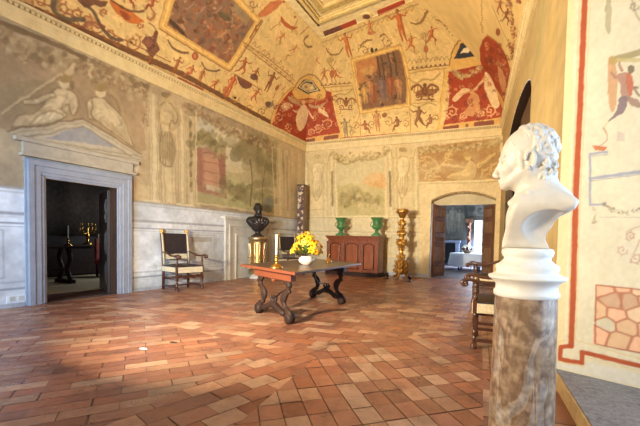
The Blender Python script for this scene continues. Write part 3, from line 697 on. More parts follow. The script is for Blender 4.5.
def dancer(c):
    c.P([(301, 106), (305, 105), (308, 110), (307, 120), (304, 128), (299, 131), (296, 122), (297, 114)], q(236, 214, 168), .95, smooth=3); c.E(303.5, 102.5, 2, 2.4, q(222, 186, 140)); c.L([(301, 108), (297, 112), (293, 110)], .07, q(226, 190, 144), .9, 3); c.L([(307, 108), (310, 114), (313, 118)], .06, q(226, 190, 144), .9, 3)
def medallion(c):
    c.L([(292, 97), (300, 101), (312, 101), (324, 98)], .12, q(190, 140, 80), .8, 3)
    c.P([(292, 92), (298, 82), (306, 76), (314, 77), (320, 84), (326, 93), (322, 99), (308, 98), (298, 99)], GLD, 1, smooth=2); c.L([(293, 90), (299, 80), (307, 75), (315, 76), (322, 84), (326, 92)], .04, BRN, .8, 3)
    c.P([(297, 88), (304, 79.5), (313, 80.5), (320.5, 90.5), (308, 94)], q(46, 54, 68), 1); c.P([(301, 87), (305, 83), (309, 83), (313, 84.5), (315, 89), (310, 91), (305, 90)], q(206, 182, 130)); c.E(306, 87, 1.6, 1.4, q(140, 104, 66), .8); c.E(311, 87.5, 1.8, 1.4, q(236, 214, 160), .9); c.L([(299, 87), (305, 81), (312, 81), (318, 90), (308, 92), (299, 87)], .04, q(240, 210, 140), .9)
# --- left patch
LsL = YB+2.5; Lt = 4.0
cl2 = vcanvas(LN, BL, KN, KL, LsL, Lt, 3.6, LsL, .0135, 41)
c = cl2
c.P([(-60, -40), (0, -2), (60, 24), (180, 76), (272, 125), (272, 121), (180, 70), (60, 17), (0, -9), (-60, -46)], DBR, .85)
c.L([(0, -13), (30, -3), (100, 28), (170, 62)], .03, PUR, .8)
# end band with masks at far left
c.P([(0, -8), (16, 0), (30, 7), (32, -12), (0, -12)], q(150, 104, 78), .5, tex=.5)
for x, y, r, tn, an, sg in ((40, 2, 9, 1.3, 2, 1), (62, 8, 10, 1.4, 4, -1), (58, -6, 7, 1.2, 1, 1), (78, 14, 6, 1.2, 2, 1), (97, 26, 8, 1.4, 0, 1), (110, 34, 6, 1.2, 3, -1), (133, 43, 9, 1.7, 5, 1), (118, 41, 4.5, 1.3, 1, 1), (104, 12, 4, 1.2, 2, 1), (86, 20, 9, 1.1, 3, -1), (48, 14, 5, 1.2, 0, 1), (140, 25, 3.5, 1.1, 0, 1), (74, 28, 6, 1.1, 1, 1)):
    scroll(c, x, y, r, tn, an, q(150, 88, 54), .035, .8, sg); 
c.L([(55, -5), (54, 8), (60, 16), (72, 20), (84, 19)], .09, q(80, 70, 60), .85, 4); c.L([(58, -5), (57, 8), (62, 15)], .04, q(150, 130, 90), .7, 4)
c.L([(84, 4), (92, 10), (98, 20), (104, 30), (112, 38), (122, 40)], .08, q(74, 60, 56), .85, 5); c.L([(104, 26), (90, 22), (82, 28)], .06, PUR, .8, 3)
c.P([(78, 0), (86, -4), (98, 0), (108, 2), (102, 7), (94, 5), (86, 8), (82, 5)], q(96, 58, 48), .9, smooth=3)
c.E(92, 22, 7, 5, q(168, 110, 76), .5, .7); c.E(131, 42, 1.8, 1.8, DBR, .9)
c.P([(111, 0), (143, 20), (139, 23), (130, 23), (121, 17), (114, 10)], q(198, 100, 44), .95, smooth=3); c.P([(120, 10), (130, 16), (128, 20), (122, 17)], q(120, 48, 34), .7, smooth=3)
c.L([(111, 0), (128, 11), (144, 12)], .05, DBR, .8)
fig(c, 128, 9, 20, q(150, 66, 44), 'sit', .3); fig(c, 150, 14, 22, q(140, 62, 42), 'sit', .2, -1); fig(c, 120, 2, 14, RB, 'sit', .4)
c.L([(151, 8), (155, 14), (151, 20), (148, 18)], .05, RB, .8, 3)
c.P([(146, 36), (152, 36), (154, 33), (158, 36), (157, 42), (160, 50), (156, 54), (152, 58), (148, 54), (146, 47), (142, 42)], q(98, 56, 50), .9, smooth=3); garland(c, [(150, 38), (153, 46), (151, 54)], 8, [q(140, 84, 66), q(70, 42, 40), q(170, 116, 84)], 9, 40, .7); c.E(156, 34, 2.6, 3, q(110, 60, 46)); c.L([(152, 58), (150, 64)], .04, DBR, .8); c.E(149, 43, 3, 4, q(160, 104, 84), .5)
c.L([(157, 34), (154, 27), (149, 23)], .03, DBR, .7, 3)
# big framed battle picture
PQ = [(165, 25), (197, 45), (229, 64), (240, 45), (255, 22), (231, -4), (200, -22), (177, -4)]
c.P(PQ, q(132, 96, 78)); rs = random.Random(12)
cols = [q(150, 92, 68), q(104, 66, 54), q(178, 130, 98), q(120, 104, 92), q(96, 84, 76), q(170, 96, 54), q(140, 76, 64), q(196, 158, 116), q(92, 60, 44)]
def inside(x, y, P):
    r = False; n = len(P)
    for i in range(n):
        x1, y1 = P[i]; x2, y2 = P[(i+1) % n]
        if (y1 > y) != (y2 > y) and x < (x2-x1)*(y-y1)/(y2-y1)+x1: r = not r
    return r
for k in range(330):
    x, y = rs.uniform(162, 256), rs.uniform(-12, 64)
    if inside(x, y, PQ): c.E(x, y, rs.uniform(1.5, 4.5), rs.uniform(1, 2.6), rs.choice(cols), rs.uniform(.4, .85), rs.uniform(-1, 1.6), 7)
for x, y, h, f_ in ((196, 22, 22, 1), (206, 40, 20, -1), (186, 16, 18, 1), (218, 44, 18, 1), (228, 30, 16, -1), (214, 20, 18, 1), (236, 34, 15, 1), (224, 58, 14, 1)):
    if inside(x, y, PQ): fig(c, x, y, h, rs.choice([q(178, 128, 92), q(158, 92, 66), q(140, 108, 92)]), 'run', .5, f_, .75, fat=1.2)
c.L([(168, 20), (178, 28), (185, 36)], .12, q(60, 44, 38), .9, 3); c.P([(236, 0), (250, 18), (246, 26), (232, 8)], q(150, 134, 104), .7); c.P([(218, 12), (228, 14), (230, 22), (220, 18)], q(84, 78, 60), .8, smooth=3)
gframe(c, [(162.5, 26.5), (196, 47.5), (229.5, 67.5), (243, 46), (258.5, 21.5), (234, -4), (200, -26), (172, -6)], .17)
c.L([(159, 29), (195, 51), (230, 72), (247, 47), (263, 21)], .03, BRN, .8)
# putti and festoons under the picture
for pts in ([(168, 40), (172, 47), (180, 52), (188, 53)], [(202, 63), (206, 69), (213, 71), (220, 70)]): c.L(pts, .05, q(84, 60, 46), .85, 4); garland(c, pts, 1.6, [q(70, 50, 40), q(120, 84, 56)], 5, 26, .8)
c.E(195, 56, 3.4, 4, q(150, 70, 46), .9); c.E(195, 56, 1.6, 2, q(206, 130, 84), .8)
for x, y, h, ps, f_, cc in ((172, 75, 20, 'up', 1, RB), (187, 80, 18, 'sit', -1, q(180, 96, 60)), (198, 83, 16, 'stand', 1, q(160, 84, 54)), (211, 92, 15, 'run', 1, q(170, 76, 44)), (226, 96, 24, 'stand', 1, q(184, 84, 46)), (239, 76, 20, 'dance', -1, q(156, 72, 44)), (252, 82, 17, 'sit', 1, RB), (266, 92, 22, 'up', -1, q(120, 64, 44)), (252, 103, 16, 'dance', 1, q(176, 84, 50)), (268, 112, 14, 'sit', -1, q(120, 110, 96)), (148, 66, 12, 'stand', 1, RB)):
    fig(c, x, y, h, cc, ps, .42, f_, .9)
c.P([(178, 76), (204, 89), (202, 91), (177, 79)], q(150, 70, 50), .9); c.E(226, 92, 3.5, 6, q(180, 90, 50), .7)
c.P([(237.5, 76), (252, 84.5), (248, 88.5), (243, 88), (239, 83)], q(104, 60, 54), .95, smooth=3); c.E(254, 77, 4, 3.4, q(92, 56, 52), .9); c.L([(236, 75), (262, 90)], .03, RB, .8)
scroll(c, 235, 98, 4.5, 1.1, 0, GLD2, .04, .8); c.E(235, 98, 1.2, 1.2, q(20, 16, 14)); scroll(c, 250, 108, 4, 1.1, 2, GLD2, .04, .8); scroll(c, 262, 112, 4, 1.1, 3, BRN, .03, .8)
c.L([(203, 72), (207, 84)], .02, BRN, .5); c.L([(180, 68), (190, 64)], .02, BRN, .5)
for pts in ([(273, 98), (277, 90), (281, 84)], [(282, 90), (286, 86)]): c.L(pts, .03, RB, .7, 3)
c.E(277, 88, 1.6, 3.2, q(150, 78, 50), .9, .5); c.E(268, 104, 3, 2.5, q(90, 60, 50), .9)
# dividing moulding, upper field with warrior and arabesques
for o_, wd, cc in ((0, .035, BRN), (-2.2, .025, GLD2), (-4, .03, BRN)): c.L([(244+o_*.2, 46+o_), (264-o_*.6, 61+o_), (293-o_*.4, 84+o_)], wd, cc, .75)
for k in range(9): c.L([(252+k*4.6, 44+k*4), (256+k*4.6, 42+k*4), (255+k*4.6, 47+k*4)], .022, RB, .65, 3); c.E(253+k*4.6, 48.5+k*4, 1.1, 1.1, RB, .6)
fig(c, 276, 3, 26, q(190, 100, 62), 'run', .95, 1, .95, fat=1.25)
c.P([(258, 14), (268, 5), (278, 0), (282, 3), (276, 9), (266, 16), (260, 17)], q(192, 106, 66), .9, smooth=3); c.L([(276, 2), (269, 4), (264, 10)], .05, q(192, 106, 66), .9, 3)
c.P([(281, 16), (286, 22), (292, 26), (298, 27), (293, 30), (286, 27), (281, 22)], q(176, 84, 46), .95, smooth=3)
c.L([(262, 20), (256, 27), (250, 38)], .05, BRN, .8); c.E(256, 30, 1.4, 2.4, RB, .9)
fig(c, 276, 43, 14, q(190, 110, 64), 'dance', .7); fig(c, 290, 54, 12, q(196, 118, 70), 'dance', .7, -1); fig(c, 284, 60, 8, q(196, 118, 70), 'run', .7)
c.L([(298, 20), (291, 33)], .025, RB, .7); c.L([(312, 24), (300, 35)], .03, RB, .7); c.L([(270, 30), (283, 20)], .02, RB, .7)
c.L([(308, 36), (304, 40), (306, 46), (312, 47)], .06, BRN, .9, 3); c.E(295, 17, 1.6, 1.4, RB, .8)
for k in range(8): c.L([(288+k*4.2, 1+k*4.4), (290.5+k*4.2, 3.5+k*4.4), (288+k*4.2, 5+k*4.4)], .025, GLD2, .8)
garland(c, [(250, 2), (254, 8), (252, 12)], 3, [BRN, RB], 51, 20, .6); scroll(c, 253, 4, 4.5, 1.2, 0, BRN, .03, .7)
# red corner spandrel, left half
c.P([(296, 86), (285, 96), (276, 110), (270.5, 128), (299, 144), (310, 148), (312, 84)], REDV, 1)
def spandrel_left(c):
    c.L([(296, 84), (285, 95), (276, 110), (270, 128)], .10, GLD, .95, 4); c.L([(293, 86), (283, 96), (274, 110), (268.5, 127)], .02, BRN, .8, 4)
    c.P([(271, 124), (298, 138), (299, 144), (270, 129)], GLD, .9); c.P([(273, 126.5), (283, 131.5), (283, 135), (273, 130)], PUR, .9); c.P([(288, 134), (296, 138), (296, 142), (288, 138)], PUR, .9)
    for x, y, r, sg in ((279, 118, 5.5, 1), (288, 127, 4, -1), (284, 108, 4, 1)): scroll(c, x, y, r, 1.4, 2, q(222, 170, 120), .045, .9, sg); scroll(c, x+1, y+.8, r*.6, 1, 0, q(120, 44, 34), .03, .8, sg)
    c.P([(281, 106), (288, 102), (293, 106), (288, 109), (284, 112)], q(232, 206, 160), .9, smooth=3); c.P([(288, 96), (296, 100), (302, 106), (296, 104), (290, 101)], q(186, 168, 130), .85, smooth=3)
spandrel_left(c)
redfill(c, 272, 300, 100, 140, 91); medallion_late(c); dense(c, 120, 300, 86); 
c.a = c.a*.87+np.array(CRM)*.13; c.warp(.02, .12, 81); c.mottle((200, 60), .07, 82, octs=2)
vl = struct(c.mesh('ceiling', 'fresco', c.pos))

# --- back patch
LsB = float(np.linalg.norm(BRc-BL))
c = vcanvas(BL, BRc, KL, KR, LsB, Lt, 0, LsB, .012, 44)
c.L([(300, 146), (350, 141.5), (440, 134.5), (500, 128)], .03, BRN, .7)
c.L([(340, 138), (430, 131), (438, 130)], .05, q(150, 70, 50), .85)
c.L([(319, 38), (400, 5.5), (414, -2)], .04, BRN, .6); c.L([(321, 43), (402, 10), (420, 3)], .03, BRN, .5)
for k in range(18): c.L([(325+k*5, 41-k*1.95), (327+k*5, 44.5-k*1.95), (329+k*5, 40-k*1.95)], .022, GLD2, .8)
# corner arabesque left of central figure group
for x, y, h, ps, f_, cc in ((350, 58, 26, 'up', 1, q(184, 98, 54)), (404, 42, 34, 'up', 1, q(178, 88, 48)), (338, 83, 16, 'run', -1, q(176, 96, 54)), (326, 84, 16, 'run', 1, q(176, 96, 54)), (372, 36, 16, 'dance', 1, q(186, 112, 66)), (413, 54, 19, 'run', 1, q(184, 96, 52)), (434, 46, 20, 'run', 1, q(176, 84, 48)), (318, 66, 10, 'dance', 1, q(190, 120, 70))):
    fig(c, x, y, h, cc, ps, -.22, f_, .92)
for pts in ([(326, 48), (330, 54), (338, 54), (343, 48)], [(411, 23), (418, 24), (424, 18), (427, 10)], [(360, 46), (366, 41), (372, 40)], [(388, 38), (384, 34), (380, 37)], [(436, 20), (442, 22)]): c.L(pts, .05, BRN, .85, 4)
scroll(c, 364, 51, 6, 1, 3, BRN, .03, .7); scroll(c, 388, 42, 6, 1, 4, BRN, .03, .7, -1); c.E(376, 51, 1.4, 3, q(30, 30, 40), .9, .2); c.E(372, 50, 1.4, 3, q(30, 30, 40), .9, -.2); c.L([(362, 56), (390, 46)], .02, RB, .7)
c.E(371, 33, 4, 2, q(180, 90, 60), .7)
for x, y in ((426, 47), (332, 72)):
    c.L([(x, y+12), (x-.5, y), (x-1, y-14)], .03, BRN, .7); c.E(x, y+2, 2.4, 4, q(170, 90, 50), .85); c.L([(x, y-4), (x-4, y-10)], .03, BRN, .6); c.L([(x, y-4), (x+4, y-12)], .03, BRN, .6); c.E(x-2, y-12, 4, 3, q(160, 130, 80), .5)
c.L([(405, 71), (423, 68), (448, 65)], .03, BRN, .8); c.L([(405, 74), (423, 71), (446, 68)], .05, GLD2, .7)
c.L([(302, 92), (318, 88), (352, 85.5)], .05, GLD2, .7); c.L([(302, 90), (318, 86), (352, 83)], .03, BRN, .8)
for k in range(9): c.E(408+k*4.6, 68.6-k*.55, 1.1, 1.1, DBR, .8); c.L([(407+k*4.6, 64-k*.5), (409.5+k*4.6, 60-k*.5), (412+k*4.6, 63.5-k*.5)], .02, BRN, .7, 3)
for k in range(9): c.E(312+k*4.6, 85.6-k*.4, 1.0, 1.0, BRN, .8)
# framed istoria
FQ = [(355, 62.5), (399, 49.5), (406, 103), (362.5, 110)]
c.P([(350, 60), (401, 44), (411, 106), (360, 115)], GLD); gframe(c, [(352, 60.5), (400, 47), (408.5, 105), (361, 112.5)], .12)
c.P(FQ, q(122, 86, 66)); c.P([(355, 62.5), (376, 56), (377, 70), (366, 82), (358, 84)], q(196, 128, 76), .9, tex=.3); c.P([(360, 70), (374, 66), (370, 76)], q(206, 176, 110), .5, smooth=3)
for k in range(150):
    x, y = rs.uniform(355, 406), rs.uniform(50, 110)
    if inside(x, y, FQ) and (y > 84-(x-355)*.8): c.E(x, y, rs.uniform(1, 3), rs.uniform(1, 2.4), rs.choice([q(92, 74, 66), q(140, 110, 70), q(170, 120, 90), q(120, 66, 48), q(80, 80, 96), q(60, 44, 40), q(176, 140, 90)]), rs.uniform(.4, .8), rs.uniform(0, 3), 7)
for x in (378, 382, 389, 394): c.L([(x-1, 57-(x-378)*.3), (x+3, 96)], .07, q(70, 54, 48), .8)
for x, y, h in ((366, 104, 20), (374, 104, 24), (384, 102, 26), (392, 98, 24), (400, 98, 22), (371, 96, 18)): fig(c, x, y, h, rs.choice([q(176, 124, 84), q(196, 150, 84), q(110, 88, 92), q(150, 78, 54)]), 'stand', -.12, rs.choice([-1, 1]), .8, fat=1.5)
# lower compartments
for pts in ([(352, 85), (360, 112), (350, 140)], [(325, 93), (353, 89)], [(406, 74), (410, 104), (437, 101)], [(360, 116), (360.5, 137)], [(409, 108), (410.5, 133)], [(437, 130), (440, 100), (444, 68)], [(325, 93), (334, 112), (342, 137)]): c.L(pts, .03, GLD2, .8)
for pts in ([(327, 92), (332, 96), (340, 94), (346, 94), (352, 90)], [(408, 78), (416, 83), (424, 79), (432, 80), (440, 73)]): c.L(pts, .05, q(164, 132, 80), .8, 4)
winged(c, 346, 103, 9, q(130, 74, 44)); winged(c, 425, 91, 12, q(104, 56, 36)); c.P([(416, 91), (437, 89), (434, 95), (419, 97)], q(104, 54, 34), .7, smooth=3)
garland(c, [(399, 118-20), (404, 100)], 1, [BRN], 61, 3)
for x, y, h, ps, f_, cc in ((346, 138, 20, 'up', 1, q(140, 120, 84)), (366, 135, 16, 'sit', 1, q(150, 78, 50)), (378, 132, 22, 'stand', 1, q(180, 120, 76)), (398, 132, 17, 'sit', -1, q(120, 72, 50)), (420, 130, 24, 'dance', 1, q(120, 76, 48)), (431, 129, 16, 'sit', -1, q(130, 80, 52)), (352, 136, 12, 'run', -1, q(150, 130, 80))):
    fig(c, x, y, h, cc, ps, -.08, f_, .9, fat=1.2)
c.E(384.5, 115, 2.6, 2.4, q(130, 80, 46), .9); c.E(364, 116, 2.4, 2.2, q(190, 160, 110), .8)
for x, y, r in ((356, 126, 4), (388, 122, 5), (406, 124, 4), (436, 118, 4), (372, 124, 4), (340, 124, 4), (338, 112, 3)): scroll(c, x, y, r, 1.2, x, q(150, 106, 62), .03, .8)
c.L([(410, 104), (418, 107), (428, 103), (437, 105)], .04, q(140, 124, 70), .7, 4)
# left corner spandrel, right half
c.P([(296, 86), (331, 92), (341, 136), (299, 146), (290, 140), (290, 92)], REDV, 1)
c.L([(331, 90), (336, 106), (342, 137)], .08, GLD, .95, 4); c.P([(299, 139), (341, 132.5), (342, 138), (299, 144)], GLD, .9)
c.P([(303, 139.8), (315, 138), (315, 142), (303, 143)], PUR, .9); c.P([(324, 136.6), (338, 134.5), (339, 138), (324, 140.3)], PUR, .9)
for x, y, r, sg in ((328, 124, 6, 1), (318, 128, 4.5, -1), (312, 132, 3.6, 1), (322, 110, 3.6, 1)): scroll(c, x, y, r, 1.5, 2, q(222, 170, 120), .045, .9, sg); scroll(c, x+1, y+.8, r*.6, 1, 0, q(120, 44, 34), .03, .8, sg)
c.P([(318, 108), (324, 110), (329, 117), (322, 114)], q(232, 206, 160), .9, smooth=3); c.P([(306, 102), (316, 106), (326, 102), (322, 107), (312, 108)], q(176, 160, 120), .85, smooth=3)
dancer(c); medallion(c)
# right corner spandrel and medallion
c.P([(447, 72), (484, 64), (486, 36), (508, 60), (506, 128), (440, 132)], REDV, 1)
c.L([(447, 72), (442, 100), (438, 131)], .09, GLD, .95, 3)
c.P([(440, 125), (482, 120), (504, 117), (504, 128), (438, 133)], GLD, .95); c.P([(443, 126.5), (459, 124.5), (459, 129), (442.5, 130.6)], PUR, .95); c.P([(474, 122.5), (494, 120), (494, 125), (474, 127.5)], PUR, .95); c.E(467, 125.5, 1.8, 1.8, BRN, .9)
garland(c, [(452, 68), (462, 76), (474, 72), (482, 66)], 6, [q(186, 160, 110), q(150, 128, 84), q(206, 180, 130)], 62, 120, .85)
for x, y, r, sg in ((452, 112, 7, 1), (490, 110, 6, -1), (464, 116, 4, 1), (481, 114, 4, 1)): scroll(c, x, y, r, 1.6, 2, q(224, 172, 120), .05, .9, sg)
c.P([(456, 94), (464, 88), (470, 90), (462, 96), (456, 102), (452, 100)], q(230, 204, 156), .9, smooth=3); c.P([(468, 98), (474, 92), (479, 98), (480, 110), (474, 116), (464, 114), (468, 106)], q(206, 150, 100), .9, smooth=3); c.E(472, 92, 2.2, 2.6, q(206, 150, 100))
c.P([(485, 72), (490, 76), (494, 84), (498, 96), (499, 106), (494, 108), (488, 98), (484, 86)], q(236, 212, 164), .95, smooth=3); c.E(485.5, 67, 2.6, 3.2, q(226, 190, 140)); c.L([(486, 76), (480, 84), (474, 90)], .07, q(226, 190, 144), .9, 3); c.L([(477, 90), (468, 92), (460, 95)], .04, q(200, 140, 96), .9)
c.P([(493, 56), (500, 62), (505, 78), (503, 96), (499, 84), (496, 70)], q(150, 84, 66), .6, smooth=3)
c.P([(448, 66), (452, 50), (460, 40), (472, 37), (484, 40), (484, 62), (466, 67), (449, 70)], GLD, 1, smooth=2); c.L([(449, 66), (453, 50), (461, 39), (473, 36), (485, 39)], .03, BRN, .8, 3)
c.P([(454, 59.5), (460, 44), (466, 39.5), (479, 41), (479, 55), (462, 58.5)], q(36, 42, 58), 1); c.P([(460, 54.5), (462, 50), (466, 48), (468, 44.5), (470, 47.5), (475, 45), (474, 50), (470, 51.5), (467, 53), (464, 52.5)], q(238, 222, 184), 1)
# dotted rib strip with masks running up to the flat panel
c.L([(449, 48), (456, 36), (440, 20), (420, -2)], .03, BRN, .0)
for k in range(13): c.E(420+k*2.7, -2+k*3.1, .8, .8, BRN, .7)
for x, y in ((429, 5), (448, 23)): c.E(x, y, 5, 4.2, q(150, 84, 54), .9); c.E(x, y-.6, 2.4, 2.4, q(206, 140, 90), .9)
for pts in ([(460, 8), (466, 5), (470, 10)], [(470, 18), (478, 22), (470, 26)], [(462, 24), (470, 14), (480, 8)], [(474, 30), (482, 26)], [(455, 14), (448, 8)]): c.L(pts, .03, BRN, .7, 3)
for x0 in (484, 488): c.L([(x0+1, -6), (x0-1, 26), (x0-3, 34)], .03, BRN, .7)
redfill(c, 446, 500, 76, 120, 92); redfill(c, 300, 338, 96, 134, 93); dancer(c); dense(c, 320, 440, 84); c.a = c.a*.87+np.array(CRM)*.13; c.warp(.02, .12, 83); c.mottle((100, 60), .07, 84, octs=2)
vb = struct(c.mesh('ceiling', 'fresco', c.pos))

# --- right patch
LsR = float(np.linalg.norm(RNr-BRc))
c = vcanvas(BRc, RNr, KR, KRN, LsR, Lt, 0, LsR, .02, 47)
c.P([(486, 36), (500, 46), (508, 62), (513, 86), (508, 110), (503, 128), (500, 120), (480, 60)], REDV, 1, smooth=3)
c.L([(487, 35), (500, 45), (508, 62), (513, 86)], .05, GLD2, .9, 3)
garland(c, [(496, 60), (503, 76), (505, 96)], 8, [q(206, 150, 100), q(120, 44, 34), q(150, 84, 60)], 71, 70, .7)
redfill(c, 486, 512, 44, 122, 94); redfill(c, 486, 512, 44, 122, 95); c.P([(478, 121), (504, 117), (504, 129), (478, 132)], GLD, .95); c.P([(484, 121.5), (495, 120), (495, 125), (484, 126.5)], PUR, .95)
c.P([(485, 72), (490, 76), (494, 84), (498, 96), (499, 106), (494, 108), (488, 98), (484, 86)], q(236, 212, 164), .95, smooth=3); c.P([(498, 66), (503, 72), (506, 84), (503, 92), (499, 80)], q(214, 160, 116), .8, smooth=3)
c.a = c.a*.87+np.array(CRM)*.13
for k in range(16): c.E(482+rs.uniform(-1, 1), -4+k*2.4, .8, .8, BRN, .6)
garland(c, [(508, -2), (510, 14), (514, 30), (512, 50), (516, 60)], 6, [RB, q(120, 70, 50), q(150, 90, 60)], 72, 110, .85)
fig(c, 500, 16, 18, RB, 'dance', 0); fig(c, 506, 26, 18, q(120, 70, 50), 'run', 0); c.L([(492, 6), (498, 20), (504, 34), (512, 50)], .03, BRN, .7, 3); c.E(498, 32, 2.4, 4, RB, .9)
garland(c, [(518, -4), (520, 2)], 5, [RB, PUR], 73, 30, .9)
struct(c.mesh('ceiling', 'fresco', c.pos))

# --- flat central panel: nested gilded mouldings round red and cream fields
mat('ceiling_cream', sr(226, 206, 156), .7, noise=(8, sr(196, 168, 110), .5)); mat('ceiling_red', sr(176, 66, 38), .7, noise=(20, sr(130, 60, 44), .6)); mat('ceiling_olive', sr(190, 170, 104), .7, noise=(14, sr(150, 110, 60), .7))
b = MB(); b.add([tuple(KL+[0, 0, .13]), tuple(KR+[0, 0, .13]), tuple(KRN+[0, 0, .13]), tuple(KN+[0, 0, .13])], [(0, 1, 2, 3)]); struct(b.build('ceiling', 'ceiling_cream'))
b = MB(); QQ = [KL, KR, KRN, KN]
for i in range(4): b.add([tuple(QQ[i]+[0, 0, -.03]), tuple(QQ[(i+1) % 4]+[0, 0, -.03]), tuple(QQ[(i+1) % 4]+[0, 0, .14]), tuple(QQ[i]+[0, 0, .14])], [(0, 1, 2, 3)])
struct(b.build('trim_1', 'ceiling_cream'))
onz = lambda px, py, z: EYE+rays(np.array([[px, py]], float))[0]*((z-EYE[2])/rays(np.array([[px, py]], float))[0][2])
ML = onz(318, 26, ZP); MR = onz(410, -9, ZP); _d = onz(300, 4.7, ZP)-ML; MN = ML+_d/np.linalg.norm(_d)*11.0; MRN = np.array([-2.2, MN[1], ZP])
b = MB(); OQ, IQ = [KL, KR, KRN, KN], [ML, MR, MRN, MN]
for i in range(4): k = (i+1) % 4; b.add([tuple(OQ[i]+[0, 0, -.01]), tuple(OQ[k]+[0, 0, -.01]), tuple(IQ[k]+[0, 0, -.01]), tuple(IQ[i]+[0, 0, -.01])], [(0, 1, 2, 3)])
struct(b.build('ceiling', 'ceiling_cream'))
mat('bar_purple', sr(92, 44, 42), .7, noise=(16, sr(150, 110, 90), .5))
def bar(pts, mt_, th=.012):
    Q_ = [onz(x, y, ZP-.012) for x, y in pts]; b = MB(); b.add([tuple(v) for v in Q_]+[tuple(v-np.array([0, 0, th])) for v in Q_], [(0, 1, 2, 3), (4, 7, 6, 5)]+[(i, i+4, (i+1) % 4+4, (i+1) % 4) for i in range(4)]); return struct(b.build('trim_1', mt_))
bar([(323, 31.5), (341, 25), (342.5, 29), (325, 36)], 'bar_purple'); bar([(341, 25), (355.5, 19), (357, 23.5), (342.5, 29)], 'ceiling_red'); bar([(377, 10.5), (404, -.5), (405.5, 3.5), (378.5, 15.5)], 'ceiling_red')
_c = onz(366.5, 15.5, ZP-.012); b = MB(); b.lathe([(.13, -.03), (.15, -.02), (.15, 0)], tuple(_c), 16); struct(b.build('trim_1', 'gold_moulding')); b = MB(); b.lathe([(.07, -.04), (.10, -.03)], tuple(_c), 12); struct(b.build('trim_1', 'bar_purple'))
def inset(d):
    out = []; P = [ML, MR, MRN, MN]
    for i in range(4):
        a = P[i-1]-P[i]; b_ = P[(i+1) % 4]-P[i]; a = a/np.linalg.norm(a); b_ = b_/np.linalg.norm(b_); out.append(P[i]+(a+b_)*d)
    return out
for (d0, wd, th, mt_, z) in ((.02, .09, .07, 'gold_moulding', .02), (.14, .03, .04, 'gold_moulding', .05), (.26, .15, .02, 'ceiling_olive', .08), (.42, .05, .05, 'gold_moulding', .07), (.62, .08, .07, 'gold_moulding', .06), (.76, .14, .02, 'ceiling_olive', .09), (.90, .05, .05, 'gold_moulding', .07), (1.08, .16, .02, 'ceiling_red', .09), (1.24, .05, .05, 'gold_moulding', .07)):
    P = inset(d0); Q = inset(d0+wd); b = MB()
    vs = [(*p[:2], ZP+z) for p in P]+[(*p[:2], ZP+z) for p in Q]+[(*p[:2], ZP+z+th) for p in P]+[(*p[:2], ZP+z+th) for p in Q]
    fs = []
    for i in range(4):
        j = (i+1) % 4; fs += [(i, j, 4+j, 4+i), (8+i, 12+i, 12+j, 8+j), (i, 8+i, 8+j, j), (4+i, 4+j, 12+j, 12+i)]
    b.add(vs, fs); struct(b.build('trim_1', mt_))
# crease ribs of the vault
def crease(c0, e0, wd, name='trim_2'):
    pts = []
    for k in range(25):
        v = k/24*PI/2; d = e0-c0; p = c0+d*(1-math.cos(v)); p[2] = c0[2]+d[2]*math.sin(v); pts.append(tuple(p))
    return pts
# ================= cornice =================
mat('cornice', sr(222, 202, 152), .65, noise=(5, sr(196, 170, 120), .5), bump=.08)
mat('cornice_band', sr(176, 150, 104), .7, noise=(40, sr(130, 104, 66), .8))
PR = [(-.02, HC), (.05, HC), (.05, HC+.15), (.07, HC+.17), (.07, HC+.235)]
PR2 = [(.05, HC+.235), (.07, HC+.235), (.07, HC+.29)]
PR3 = [(.07, HC+.29), (.11, HC+.30), (.12, HT+.0), (-.02, HT+.03)]
def sweep(prof, name, mt_):
    pl = [(XL, -2.5), (XL, YB), (XR, YB), (RW(3.7), 3.7)]; offs = []
    # inward directions mitred at the corners
    nrm = [(1, 0), (0, -1), (-RN.x, -RN.y)]
    mit = [nrm[0]]
    for a, b_ in ((nrm[0], nrm[1]), (nrm[1], nrm[2])):
        s_ = (a[0]+b_[0], a[1]+b_[1]); k = 1/(1+a[0]*b_[0]+a[1]*b_[1]); mit.append((s_[0]*k, s_[1]*k))
    mit.append(nrm[2]); b = MB(); n = len(prof); vs = []
    for p, m_ in zip(pl, mit): vs += [(p[0]+m_[0]*d, p[1]+m_[1]*d, z) for d, z in prof]
    b.add(vs, [(i*n+j, (i+1)*n+j, (i+1)*n+j+1, i*n+j+1) for i in range(3) for j in range(n-1)])
    o = b.build(name, mt_); return struct(o)
sweep(PR, 'trim_3', 'cornice'); sweep(PR2, 'trim_4', 'cornice_band'); sweep(PR3, 'trim_5', 'cornice')
b = MB()                                                     # dentil course
y = 1.0
while y < YB-.1: b.box((XL+.08, y, HC+.262), (.03, .035, .04)); y += .075
x = XL+.12
while x < XR-.1: b.box((x, YB-.08, HC+.262), (.035, .03, .04)); x += .075
y = 3.8
while y < YB-.1: b.box((RW(y)-.08, y, HC+.262), (.03, .035, .04)); y += .075
struct(b.build('trim_6', 'cornice'))
# walls above the cornice are not needed: the vault springs from it. Rear wall and outer skin:
b = MB(); b.box((-3.4, -2.6, 3.6), (9.2, .1, 7.4)); 
mat('rear_plaster', sr(214, 204, 180), .8, noise=(3, sr(190, 176, 148), .5))
